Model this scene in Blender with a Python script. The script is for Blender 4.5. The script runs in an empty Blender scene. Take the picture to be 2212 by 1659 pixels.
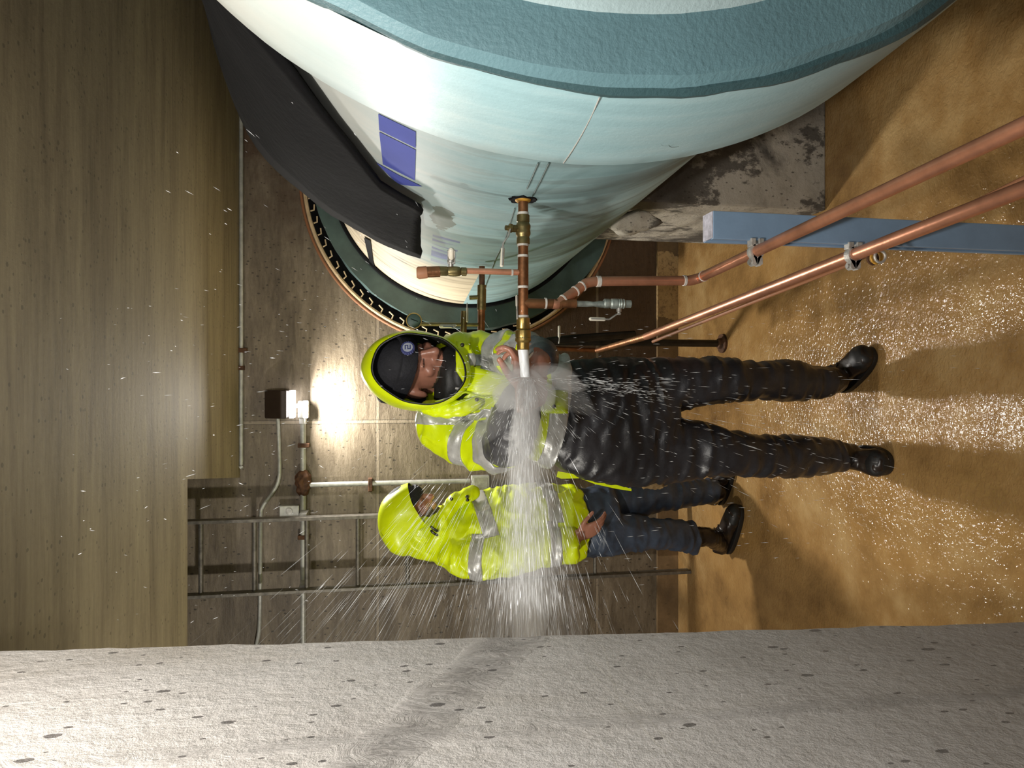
import bpy, bmesh, math, random
import numpy as np
from mathutils import Vector, Matrix, noise
C = bpy.context.scene.collection
random.seed(7)
R_ = math.radians

# ------------------------------------------------------------------ camera
FOC, CAM_H = 1534.0, 1.78
PITCH = math.atan((1106 - 826) / FOC)
cp, sp = math.cos(PITCH), math.sin(PITCH)
cam_d = bpy.data.cameras.new('camera'); cam = bpy.data.objects.new('camera', cam_d); C.objects.link(cam)
fwd = Vector((0, cp, -sp)); upv = Vector((0, sp, cp)); rgt = Vector((1, 0, 0))
# the photograph was taken with the phone turned on its side: picture-left is up
cam.matrix_world = Matrix(((-upv.x, rgt.x, -fwd.x, 0), (-upv.y, rgt.y, -fwd.y, 0), (-upv.z, rgt.z, -fwd.z, CAM_H), (0, 0, 0, 1)))
cam_d.sensor_fit = 'HORIZONTAL'; cam_d.sensor_width = 36.0; cam_d.lens = 36.0 * FOC / 2212; cam_d.clip_start = 0.02
bpy.context.scene.camera = cam

# ------------------------------------------------------------------ world, lights, exposure
vs = bpy.context.scene.view_settings
vs.view_transform = 'Standard'; vs.look = 'None'; vs.gamma = 1.0; vs.use_curve_mapping = False; vs.exposure = 0.12
bpy.context.scene.cycles.volume_bounces = 2; bpy.context.scene.cycles.adaptive_threshold = 0.025; bpy.context.scene.cycles.max_bounces = 8; bpy.context.scene.cycles.diffuse_bounces = 3; bpy.context.scene.cycles.glossy_bounces = 3; bpy.context.scene.cycles.transparent_max_bounces = 10
w = bpy.data.worlds.new('world'); bpy.context.scene.world = w; w.use_nodes = True
w.node_tree.nodes['Background'].inputs[0].default_value = (0.9, 0.85, 0.75, 1)
w.node_tree.nodes['Background'].inputs[1].default_value = 0.07
def light(name, kind, loc, target, energy, size=.1, col=(1, 1, 1), spot=None, blend=.3):
    d = bpy.data.lights.new(name, kind); d.energy = energy; d.color = col
    if kind == 'AREA': d.shape = 'DISK'; d.size = size
    elif kind in ('SPOT', 'POINT'): d.shadow_soft_size = size
    if spot: d.spot_size = R_(spot); d.spot_blend = blend
    o = bpy.data.objects.new(name, d); C.objects.link(o); o.location = loc
    o.rotation_euler = (Vector(target) - Vector(loc)).to_track_quat('-Z', 'Y').to_euler()
    return o
light('overhead_work_light', 'SPOT', (-.27, .52, 2.5), (.1, 1.8, 0.9), 74, .05, (1, .96, .9), 150, .5)
light('side_work_light', 'SPOT', (-2.1, 1.9, 2.05), (-.6, 3.4, 1.5), 75, .06, (1, .95, .86), 130, .5)
light('phone_flash', 'SPOT', (.02, .0, 1.83), (.0, 2, 1.35), 15, .01, (1, .97, .94), 110, .6)

# ------------------------------------------------------------------ pixel rays (photo pixels, 2212 x 1659) -> points at a real depth
def ray(x, y):
    a = (1659 - y - 829.5) / FOC; b = (1106 - x) / FOC
    return Vector((a, cp + b * sp, -sp + b * cp))
ORG = Vector((0, 0, CAM_H))
def P(x, y, Y): r = ray(x, y); return ORG + r * (Y / r.y)
def PZ(x, y, Z): r = ray(x, y); return ORG + r * ((Z - CAM_H) / r.z)
def PX(x, y, X): r = ray(x, y); return ORG + r * (X / r.x)

# ------------------------------------------------------------------ materials
def newmat(name):
    m = bpy.data.materials.new(name); m.use_nodes = True
    nt = m.node_tree; b = nt.nodes['Principled BSDF']
    return m, nt, b
def nd(nt, t, **kw):
    n = nt.nodes.new(t)
    for k, v in kw.items():
        if k in n.inputs: n.inputs[k].default_value = v
        else: setattr(n, k, v)
    return n
def ln(nt, a, b): nt.links.new(a, b)
def coords(nt, scale=(1, 1, 1), rot=(0, 0, 0)):
    tc = nd(nt, 'ShaderNodeTexCoord'); mp = nd(nt, 'ShaderNodeMapping')
    mp.inputs['Scale'].default_value = scale; mp.inputs['Rotation'].default_value = rot
    ln(nt, tc.outputs['Object'], mp.inputs[0]); return mp.outputs[0]
def noi(nt, vec, scale, detail=6, rough=.6, dist=0):
    n = nd(nt, 'ShaderNodeTexNoise', Scale=scale, Detail=detail, Roughness=rough, Distortion=dist); ln(nt, vec, n.inputs['Vector']); return n.outputs['Fac']
def ramp(nt, fac, stops, interp='LINEAR'):
    r = nd(nt, 'ShaderNodeValToRGB'); r.color_ramp.interpolation = interp; e = r.color_ramp.elements
    while len(e) < len(stops): e.new(.5)
    for i, (p, c) in enumerate(stops):
        e[i].position = p; e[i].color = (c if len(c) == 4 else (*c, 1)) if isinstance(c, (tuple, list)) else (c, c, c, 1)
    ln(nt, fac, r.inputs[0]); return r.outputs[0]
def mix(nt, fac, a, b, mode='MIX'):
    n = nd(nt, 'ShaderNodeMix'); n.data_type = 'RGBA'; n.blend_type = mode
    for sock, v in ((n.inputs[0], fac), (n.inputs[6], a), (n.inputs[7], b)):
        if isinstance(v, bpy.types.NodeSocket): ln(nt, v, sock)
        else: sock.default_value = v if not isinstance(v, tuple) else (v if len(v) == 4 else (*v, 1))
    return n.outputs[2]
def mth(nt, op, a, b=0.0, clamp=False):
    n = nd(nt, 'ShaderNodeMath', operation=op); n.use_clamp = clamp
    for i, v in enumerate((a, b)):
        if isinstance(v, bpy.types.NodeSocket): ln(nt, v, n.inputs[i])
        else: n.inputs[i].default_value = v
    return n.outputs[0]
def bump(nt, b, h, strength=.3, dist=.01, prev=None):
    n = nd(nt, 'ShaderNodeBump', Strength=strength, Distance=dist); ln(nt, h, n.inputs['Height'])
    if prev is not None: ln(nt, prev, n.inputs['Normal'])
    ln(nt, n.outputs[0], b.inputs['Normal']); return n.outputs[0]
def simple(name, col, rough=.5, metal=0, nscale=0, namp=.25, bs=0, bscale=60, spec=.5, coat=0):
    m, nt, b = newmat(name)
    b.inputs['Roughness'].default_value = rough; b.inputs['Metallic'].default_value = metal
    b.inputs['Specular IOR Level'].default_value = spec; b.inputs['Coat Weight'].default_value = coat
    v = coords(nt)
    if nscale:
        f = noi(nt, v, nscale)
        c = ramp(nt, f, [(.3, tuple(x * (1 - namp) for x in col)), (.7, tuple(min(1, x * (1 + namp)) for x in col))])
        ln(nt, c, b.inputs['Base Color'])
    else: b.inputs['Base Color'].default_value = (*col, 1)
    if bs: bump(nt, b, noi(nt, v, bscale, 4), bs, .004)
    return m
def concrete(name, dark, mid, light_, streak=(1, 1, 1), rough=.85, pits=.5, pitscale=24, stain=None, b_str=.4, wet=False, grime=.5):
    m, nt, b = newmat(name)
    v = coords(nt); vs_ = coords(nt, streak)
    f1 = noi(nt, vs_, 1.6, 9, .62, .3); f2 = noi(nt, vs_, 9, 8, .7); f3 = noi(nt, v, 55, 5, .7)
    f = mth(nt, 'ADD', mth(nt, 'MULTIPLY', f1, .55), mth(nt, 'ADD', mth(nt, 'MULTIPLY', f2, .33), mth(nt, 'MULTIPLY', f3, .12)))
    c = ramp(nt, f, [(.34, dark), (.5, mid), (.64, light_)])
    if stain:
        s = noi(nt, vs_, 2.3, 7, .65, .6)
        c = mix(nt, mth(nt, 'MULTIPLY', ramp(nt, s, [(.5, 0), (.68, 1)]), grime), c, stain)
    vo = nd(nt, 'ShaderNodeTexVoronoi', Scale=pitscale); ln(nt, coords(nt, (1, 1, .6)), vo.inputs['Vector'])
    rnd = nd(nt, 'ShaderNodeSeparateColor'); ln(nt, vo.outputs['Color'], rnd.inputs[0])
    rad = mth(nt, 'MULTIPLY', mth(nt, 'SUBTRACT', rnd.outputs[0], .6, True), .95)
    pit = mth(nt, 'LESS_THAN', mth(nt, 'ADD', vo.outputs['Distance'], mth(nt, 'MULTIPLY', f3, .06)), rad)
    c = mix(nt, mth(nt, 'MULTIPLY', pit, pits), c, tuple(x * .25 for x in dark))
    ln(nt, c, b.inputs['Base Color'])
    b.inputs['Roughness'].default_value = rough
    h = mth(nt, 'SUBTRACT', mth(nt, 'ADD', mth(nt, 'MULTIPLY', f2, .7), mth(nt, 'MULTIPLY', f3, .5)), mth(nt, 'MULTIPLY', pit, .8))
    bump(nt, b, h, b_str, .012)
    return m
M = {}
M['wall'] = concrete('wet_board_marked_concrete', (.08, .06, .038), (.175, .138, .092), (.275, .225, .16), (1.2, 1, 6), .5, .7, 62, (.07, .05, .03), .35, grime=.6)
def wall_extra(m):
    nt = m.node_tree; b = nt.nodes['Principled BSDF']; c = b.inputs['Base Color'].links[0].from_socket
    tc = nd(nt, 'ShaderNodeTexCoord'); sx = nd(nt, 'ShaderNodeSeparateXYZ'); ln(nt, tc.outputs['Object'], sx.inputs[0])
    n1 = noi(nt, coords(nt), 3, 6, .65); n2_ = noi(nt, coords(nt), 26, 4, .6)
    # reddish wet zone round the foot of the main
    wx = mth(nt, 'ADD', mth(nt, 'MULTIPLY', sx.outputs[0], .9), mth(nt, 'ADD', mth(nt, 'MULTIPLY', sx.outputs[2], -.55), mth(nt, 'MULTIPLY', n1, 1.1)))
    c = mix(nt, ramp(nt, wx, [(.05, 0), (.4, .85)]), c, mix(nt, n2_, (.03, .014, .006), (.1, .05, .022)))
    # formwork joints
    for ax_, pos in ((2, P(816, 900, 4.11).z), (0, P(800, 911, 4.11).x), (2, P(1290, 900, 4.11).z)):
        dl = mth(nt, 'ABSOLUTE', mth(nt, 'ADD', mth(nt, 'SUBTRACT', sx.outputs[ax_], pos), mth(nt, 'MULTIPLY', mth(nt, 'SUBTRACT', n2_, .5), .006)))
        c = mix(nt, mth(nt, 'MULTIPLY', mth(nt, 'LESS_THAN', dl, .008), .4), c, (.42, .35, .26))
        c = mix(nt, mth(nt, 'MULTIPLY', mth(nt, 'LESS_THAN', mth(nt, 'ABSOLUTE', mth(nt, 'SUBTRACT', dl, .01)), .0025), .5), c, (.05, .04, .03))
    ln(nt, c, b.inputs['Base Color'])
wall_extra(M['wall'])
M['ceiling'] = concrete('ceiling_concrete', (.155, .122, .066), (.27, .218, .126), (.36, .3, .175), (.5, 4.5, 1), .75, .45, 60, (.12, .085, .045), .22)
M['nearwall'] = concrete('pale_pitted_concrete', (.42, .385, .355), (.58, .545, .515), (.70, .665, .64), (1, 1.2, .45), .8, .95, 70, (.36, .3, .22), .5, grime=.35)
M['pedestal'] = concrete('pedestal_concrete', (.25, .22, .18), (.46, .42, .35), (.56, .52, .45), (1, 1, 1.3), .8, .7, 90, (.05, .045, .04), .6, grime=.9)
def mottle(m):
    nt = m.node_tree; b = nt.nodes['Principled BSDF']; c = b.inputs['Base Color'].links[0].from_socket
    k = mth(nt, 'ADD', mth(nt, 'MULTIPLY', noi(nt, coords(nt), 3.2, 4, .5, .3), .62), mth(nt, 'MULTIPLY', noi(nt, coords(nt, (1, 1, .6)), 24, 9, .75), .38))
    ln(nt, mix(nt, ramp(nt, k, [(.50, 0), (.53, .85)]), c, (.06, .052, .045)), b.inputs['Base Color'])
mottle(M['pedestal'])
M['kerb'] = concrete('tan_concrete', (.10, .065, .035), (.18, .115, .055), (.28, .18, .09), (1, 1, 1), .5, .3, 30, (.06, .04, .025), .3)
def floor_mat():
    m, nt, b = newmat('wet_rusty_floor')
    v = coords(nt)
    f1 = noi(nt, v, 1.5, 8, .6, .5); f2 = noi(nt, v, 7, 8, .65); f3 = noi(nt, v, 70, 3, .6)
    f = mth(nt, 'ADD', mth(nt, 'MULTIPLY', f1, .6), mth(nt, 'MULTIPLY', f2, .4))
    c = ramp(nt, f, [(.34, (.17, .09, .03)), (.5, (.33, .19, .068)), (.66, (.48, .32, .14))])
    c = mix(nt, ramp(nt, noi(nt, v, .9, 5, .55, .8), [(.52, 0), (.66, .6)]), c, (.42, .235, .075))
    ln(nt, c, b.inputs['Base Color'])
    # running film of water: choppy where it flows, glassy elsewhere
    chop = ramp(nt, noi(nt, v, 1.3, 3, .5, .4), [(.36, .45), (.52, 1)])
    ln(nt, ramp(nt, f2, [(.3, .07), (.7, .14)]), b.inputs['Roughness'])
    b.inputs['Specular IOR Level'].default_value = .6
    wv = noi(nt, coords(nt, (1, 1.4, 1)), 52, 2, .5, 1.0)
    h = mth(nt, 'MULTIPLY', mth(nt, 'ADD', wv, mth(nt, 'MULTIPLY', f3, .35)), chop)
    bump(nt, b, h, .34, .016)
    return m
def nearwall_extra(m):
    nt = m.node_tree; b = nt.nodes['Principled BSDF']; c = b.inputs['Base Color'].links[0].from_socket
    prev = b.inputs['Normal'].links[0].from_socket
    tc = nd(nt, 'ShaderNodeTexCoord'); sx = nd(nt, 'ShaderNodeSeparateXYZ'); ln(nt, tc.outputs['Object'], sx.inputs[0])
    rough = noi(nt, coords(nt, (1, 2.2, 1)), 42, 8, .75, 1.5); wob = noi(nt, coords(nt), 9, 4, .6)
    def line(a, c_, w0, w1):
        A, C_ = PX(*a, -.45), PX(*c_, -.45); d = (C_ - A).normalized(); n = Vector((0, -d.z, d.y)); off = A.y * n.y + A.z * n.z
        v = mth(nt, 'ADD', mth(nt, 'MULTIPLY', sx.outputs[1], n.y), mth(nt, 'MULTIPLY', sx.outputs[2], n.z))
        v = mth(nt, 'ABSOLUTE', mth(nt, 'ADD', mth(nt, 'SUBTRACT', v, off), mth(nt, 'MULTIPLY', mth(nt, 'SUBTRACT', wob, .5), w1)))
        return mth(nt, 'LESS_THAN', v, w0) if w0 < .01 else ramp(nt, mth(nt, 'DIVIDE', v, w0 * 2), [(.15, 1), (.6, 0)])
    zone = line((840, 1610), (1085, 1400), .045, .05)
    zone2 = line((300, 1640), (830, 1600), .02, .05)
    zall = mth(nt, 'ADD', zone, mth(nt, 'MULTIPLY', zone2, .22), True)
    zall = mth(nt, 'MULTIPLY', zall, ramp(nt, noi(nt, coords(nt, (1, 1.5, 1)), 17, 7, .7, 1), [(.4, .15), (.58, 1)]))
    c = mix(nt, mth(nt, 'MULTIPLY', zall, ramp(nt, rough, [(.42, .75), (.56, 0)])), c, (.2, .18, .16))
    scr = None
    for a, c_ in (((1255, 1425), (1450, 1640)), (((1275, 1420)), (1490, 1650)), ((1300, 1390), (1340, 1530)), ((1700, 1390), (1960, 1455)), ((60, 1555), (225, 1500)), ((1290, 1600), (1340, 1659)), ((1560, 1500), (1480, 1390))):
        l = line(a, c_, .0016, .008)
        sg = mth(nt, 'MULTIPLY', mth(nt, 'GREATER_THAN', sx.outputs[2], min(PX(*a, -.45).z, PX(*c_, -.45).z)), mth(nt, 'LESS_THAN', sx.outputs[2], max(PX(*a, -.45).z, PX(*c_, -.45).z)))
        l = mth(nt, 'MULTIPLY', l, sg); scr = l if scr is None else mth(nt, 'ADD', scr, l, True)
    c = mix(nt, mth(nt, 'MULTIPLY', scr, .5), c, (.62, .58, .52))
    cx = nd(nt, 'ShaderNodeCombineXYZ'); ln(nt, sx.outputs[1], cx.inputs[0]); ln(nt, mth(nt, 'MULTIPLY', sx.outputs[2], .5), cx.inputs[1])
    pall = None
    for sc_, th_, k_ in ((17, .62, .36), (48, .7, .6)):
        vo = nd(nt, 'ShaderNodeTexVoronoi', Scale=sc_); vo.voronoi_dimensions = '2D'; ln(nt, cx.outputs[0], vo.inputs['Vector'])
        rc = nd(nt, 'ShaderNodeSeparateColor'); ln(nt, vo.outputs['Color'], rc.inputs[0])
        rd = mth(nt, 'MULTIPLY', mth(nt, 'POWER', mth(nt, 'MULTIPLY', mth(nt, 'SUBTRACT', rc.outputs[0], th_, True), 1 / (1 - th_)), 2), k_ * .33)
        q = mth(nt, 'LESS_THAN', mth(nt, 'ADD', vo.outputs['Distance'], mth(nt, 'MULTIPLY', mth(nt, 'SUBTRACT', rough, .5), .16)), mth(nt, 'ADD', rd, -.012))
        pall = q if pall is None else mth(nt, 'ADD', pall, q, True)
    c = mix(nt, mth(nt, 'MULTIPLY', pall, .85), c, (.07, .06, .055))
    # overhead light's fall-off painted into the colour: darker towards the bottom
    low = mth(nt, 'ADD', sx.outputs[2], mth(nt, 'MULTIPLY', wob, .5))
    c = mix(nt, ramp(nt, mth(nt, 'SUBTRACT', 2.1, low), [(.2, 0), (.9, .5)]), c, (.25, .225, .2))
    ln(nt, c, b.inputs['Base Color'])
    h = mth(nt, 'ADD', mth(nt, 'MULTIPLY', mth(nt, 'MULTIPLY', zall, rough), 1.6), mth(nt, 'MULTIPLY', scr, .4))
    h = mth(nt, 'SUBTRACT', h, mth(nt, 'MULTIPLY', pall, .8))
    bump(nt, b, h, .7, .02, prev)
nearwall_extra(M['nearwall'])
M['floor'] = floor_mat()
def pipe_mat():
    # UV: u = degrees/360 round the pipe (0 = facing the room, up positive), v = distance from the camera wall in m / 10
    m, nt, b = newmat('weathered_blue_pipe_paint')
    uv = nd(nt, 'ShaderNodeUVMap'); sx = nd(nt, 'ShaderNodeSeparateXYZ'); ln(nt, uv.outputs[0], sx.inputs[0])
    mp = nd(nt, 'ShaderNodeMapping'); mp.inputs['Scale'].default_value = (10, 130, 1); ln(nt, uv.outputs[0], mp.inputs[0])
    strk = noi(nt, mp.outputs[0], 1.0, 6, .6, .6)
    v = coords(nt); big = noi(nt, v, 2.2, 6, .6, .3); fine = noi(nt, v, 30, 5, .7)
    ang = mth(nt, 'MULTIPLY', sx.outputs[0], 360); dep = mth(nt, 'MULTIPLY', sx.outputs[1], 10)
    c = ramp(nt, mth(nt, 'ADD', mth(nt, 'MULTIPLY', big, .6), mth(nt, 'MULTIPLY', strk, .4)), [(.35, (.19, .31, .33)), (.5, (.27, .41, .43)), (.66, (.38, .52, .53))])
    # colour turns whiter higher up the pipe
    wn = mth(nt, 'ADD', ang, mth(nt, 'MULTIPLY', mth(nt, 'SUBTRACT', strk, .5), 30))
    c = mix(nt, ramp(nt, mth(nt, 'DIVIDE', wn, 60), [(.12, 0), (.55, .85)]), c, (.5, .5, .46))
    # grey damp streaks running down from the tap
    dn = mth(nt, 'ADD', ang, mth(nt, 'MULTIPLY', mth(nt, 'SUBTRACT', big, .5), 40))
    damp = mth(nt, 'MULTIPLY', ramp(nt, strk, [(.5, 0), (.56, 1)]), ramp(nt, mth(nt, 'DIVIDE', dn, 90), [(0, 1), (.25, .0)]))
    c = mix(nt, mth(nt, 'MULTIPLY', damp, .45), c, (.13, .17, .165))
    # bare cream undercoat near the wall
    cz = mth(nt, 'ADD', dep, mth(nt, 'MULTIPLY', mth(nt, 'SUBTRACT', strk, .5), .35))
    cr = mth(nt, 'MULTIPLY', ramp(nt, mth(nt, 'DIVIDE', cz, 5), [(.545, 0), (.6, 1)]), mth(nt, 'GREATER_THAN', ang, 2.0))
    cream = ramp(nt, strk, [(.33, (.1, .08, .06)), (.4, (.45, .38, .27)), (.6, (.6, .52, .38))])
    c = mix(nt, cr, c, cream)
    # leftover blue stencil paint, nearly rubbed away
    st = mth(nt, 'MULTIPLY', mth(nt, 'GREATER_THAN', dep, 2.3), mth(nt, 'LESS_THAN', dep, 2.85))
    st = mth(nt, 'MULTIPLY', st, mth(nt, 'MULTIPLY', mth(nt, 'GREATER_THAN', ang, 10.5), mth(nt, 'LESS_THAN', ang, 17.5)))
    c = mix(nt, mth(nt, 'MULTIPLY', st, ramp(nt, strk, [(.46, .0), (.54, .8)])), c, (.12, .14, .35))
    # olive wet patch where insulation came away
    ol = mth(nt, 'ADD', mth(nt, 'POWER', mth(nt, 'DIVIDE', mth(nt, 'SUBTRACT', ang, 15.5), 3.2), 2), mth(nt, 'POWER', mth(nt, 'DIVIDE', mth(nt, 'SUBTRACT', dep, 2.06), .17), 2))
    c = mix(nt, mth(nt, 'MULTIPLY', mth(nt, 'LESS_THAN', mth(nt, 'ADD', ol, mth(nt, 'MULTIPLY', mth(nt, 'ADD', big, strk), 2.6)), 3.35), .8), c, (.13, .14, .11))
    ln(nt, c, b.inputs['Base Color']); b.inputs['Roughness'].default_value = .6; b.inputs['Specular IOR Level'].default_value = .3
    bump(nt, b, mth(nt, 'ADD', strk, fine), .12, .006)
    return m
M['pipe'] = pipe_mat()
def cone_mat():
    m, nt, b = newmat('pale_blue_insulation_paint')
    v = coords(nt); big = noi(nt, v, 2.0, 6, .6, .3); fine = noi(nt, v, 90, 4, .7); st = noi(nt, coords(nt, (2, 14, 2)), 2, 6, .6)
    c = ramp(nt, mth(nt, 'ADD', mth(nt, 'MULTIPLY', big, .6), mth(nt, 'MULTIPLY', st, .4)), [(.35, (.29, .47, .51)), (.5, (.36, .56, .60)), (.66, (.46, .62, .64))])
    tc = nd(nt, 'ShaderNodeTexCoord'); s = nd(nt, 'ShaderNodeSeparateXYZ'); ln(nt, tc.outputs['Object'], s.inputs[0])
    hz = mth(nt, 'ADD', s.outputs[2], mth(nt, 'MULTIPLY', mth(nt, 'SUBTRACT', big, .5), .5))
    c = mix(nt, ramp(nt, mth(nt, 'DIVIDE', mth(nt, 'SUBTRACT', hz, 1.60), .5), [(0, 0), (.9, .85)]), c, (.62, .59, .52))
    ln(nt, c, b.inputs['Base Color']); b.inputs['Roughness'].default_value = .5
    bump(nt, b, mth(nt, 'ADD', fine, st), .12, .004)
    return m
M['cone'] = cone_mat()
M['teal'] = simple('dark_teal_mastic', (.125, .235, .265), .5, 0, 3, .15, .35, 120)
M['tealedge'] = simple('darker_teal_mastic', (.04, .09, .10), .5, 0, 3, .15, .35, 120)
M['teallight'] = simple('pale_teal_mastic', (.36, .47, .48), .5, 0, 3, .12, .3, 120)
M['collar'] = simple('dark_green_collar', (.055, .095, .09), .5, 0, 6, .35, .2, 50)
M['tealpatch'] = simple('teal_lower_pipe', (.10, .22, .24), .45, 0, 4, .2, .15, 60)
M['black'] = simple('black_rubber', (.0025, .0025, .003), .95, 0, 8, .4, .4, 40, .2)
M['arrow'] = simple('blue_stencil_paint', (.075, .095, .36), .8, 0, 5, .12, spec=.15)
M['copper'] = simple('copper', (.66, .30, .18), .36, .75, 14, .22, .12, 60)
M['oldcopper'] = simple('tarnished_copper', (.26, .115, .05), .4, .8, 25, .45, .2, 80)
M['brass'] = simple('tarnished_brass', (.21, .165, .07), .38, .85, 25, .35, .2, 90)
M['newbrass'] = simple('yellow_brass', (.36, .25, .08), .32, .9, 25, .25, .1, 90)
M['greybrass'] = simple('limescaled_valve_metal', (.32, .36, .33), .5, .6, 40, .5, .3, 90)
M['solder'] = simple('white_solder_flux', (.55, .52, .47), .6, .1, 60, .3, .3, 120)
M['handle'] = simple('cream_lever_grip', (.68, .64, .53), .4)
M['tag'] = simple('blue_print', (.05, .09, .22), .5)
M['steel'] = simple('dull_steel', (.36, .35, .32), .45, .6, 40, .3, .15, 90)
M['rust'] = simple('rusty_steel', (.10, .045, .02), .8, .2, 30, .6, .5, 90)
M['darkpipe'] = simple('black_wet_iron', (.02, .017, .013), .35, .4, 20, .5, .2, 60)
M['conduit'] = simple('grey_conduit', (.42, .42, .38), .45, .3, 25, .25, .1, 80)
M['strut'] = simple('blue_strut_paint', (.2, .30, .43), .45, 0, 10, .1, .08, 80)
M['strutend'] = simple('cut_metal_end', (.55, .53, .6), .6, .3, 60, .3, .3, 90)
M['clamp'] = simple('galvanised_clamp', (.50, .48, .44), .55, .5, 70, .3, .3, 150)
M['yellowclamp'] = simple('rusty_yellow_clamp', (.48, .25, .03), .6, .2, 70, .6, .3, 150)
M['ladder'] = simple('dark_ladder_steel', (.17, .155, .13), .5, .5, 30, .4, .2, 90)
M['lampbody'] = simple('dark_bronze_lamp', (.035, .022, .016), .5, .3, 20, .2)
M['whitebox'] = simple('white_plastic_box', (.42, .41, .38), .5)
M['redrim'] = simple('red_brown_rim', (.3, .13, .06), .6)
M['creamrim'] = simple('cream_sleeve_rim', (.68, .5, .3), .5, 0, 20, .2)
M['hivis'] = simple('hi_vis_yellow_cloth', (.66, .80, .0), .36, 0, 9, .1, .25, 35, .5, .2)
M['hivisdark'] = simple('hi_vis_olive_cloth', (.46, .60, .005), .5, 0, 9, .15, .25, 35)  # deeper olive yellow for the pocket flap and zip
M['tape'] = simple('silver_reflective_tape', (.46, .46, .44), .35, .25, 60, .12, .1, 160)
M['lining'] = simple('black_wet_lining', (.014, .014, .013), .55, 0, 30, .4, .3, 60)
M['sleeve'] = simple('charcoal_wet_sleeve', (.05, .05, .055), .4, 0, 30, .35, .35, 70)
M['trousers'] = simple('black_wet_trousers', (.022, .021, .024), .38, 0, 12, .4, .35, 45)
M['jeans'] = simple('wet_blue_jeans', (.04, .055, .085), .5, 0, 12, .4, .35, 45)
M['boot'] = simple('wet_dark_leather', (.022, .014, .010), .28, 0, 15, .4, .15, 60)
M['sole'] = simple('black_boot_sole', (.012, .011, .010), .5)
M['tan'] = simple('tan_cloth', (.22, .14, .055), .8, 0, 25, .4, .5, 60)
M['skin'] = simple('wet_skin', (.37, .165, .11), .35, 0, 14, .12, .1, 90)
M['darkskin'] = simple('lip_brow_skin', (.10, .045, .03), .5, 0, 20, .2)
M['beanie'] = simple('black_knit', (.012, .012, .016), .8, 0, 60, .3, .6, 120)
M['badge'] = simple('pale_badge', (.42, .45, .52), .5)
M['badgeblue'] = simple('navy_badge', (.06, .07, .2), .5)
M['snap'] = simple('dark_snap', (.05, .05, .03), .35, .6)
M['beard'] = simple('brown_wet_beard', (.07, .05, .028), .6, 0, 40, .4, .6, 120)
def emis(name, col, s):
    m, nt, b = newmat(name); b.inputs['Emission Color'].default_value = (*col, 1); b.inputs['Emission Strength'].default_value = s; return m
M['lens'] = emis('lit_lamp_lens', (1, .97, .98), 7)
def water(name, alpha, rough=.3, col=(.9, .92, .93)):
    m, nt, b = newmat(name)
    b.inputs['Base Color'].default_value = (*col, 1); b.inputs['Roughness'].default_value = rough
    b.inputs['Alpha'].default_value = alpha; b.inputs['Subsurface Weight'].default_value = 0
    return m
M['jet'] = water('white_water', .88)
M['drops'] = water('spray_droplets', .5, .15)
def vol(name, dens, col=(.98, .985, 1), g=0.0):
    m = bpy.data.materials.new(name); m.use_nodes = True; nt = m.node_tree; nt.nodes.remove(nt.nodes['Principled BSDF'])
    v = nd(nt, 'ShaderNodeVolumeScatter'); v.inputs['Color'].default_value = (*col, 1); v.inputs['Density'].default_value = dens; v.inputs['Anisotropy'].default_value = g
    ln(nt, v.outputs[0], nt.nodes['Material Output'].inputs['Volume']); return m

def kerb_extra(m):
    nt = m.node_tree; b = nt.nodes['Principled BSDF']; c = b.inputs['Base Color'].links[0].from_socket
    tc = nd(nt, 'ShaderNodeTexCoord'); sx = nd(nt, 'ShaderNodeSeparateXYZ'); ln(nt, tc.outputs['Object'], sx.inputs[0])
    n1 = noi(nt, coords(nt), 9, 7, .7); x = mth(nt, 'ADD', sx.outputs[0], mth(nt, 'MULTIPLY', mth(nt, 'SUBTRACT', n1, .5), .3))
    k = mth(nt, 'MULTIPLY', mth(nt, 'GREATER_THAN', x, .40), mth(nt, 'LESS_THAN', x, .80))  # patch of light between shadows, painted into the kerb as speckled pale tan
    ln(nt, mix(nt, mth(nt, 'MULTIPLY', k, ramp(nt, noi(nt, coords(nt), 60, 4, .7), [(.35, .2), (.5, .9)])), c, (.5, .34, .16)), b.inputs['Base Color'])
kerb_extra(M['kerb'])
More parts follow.
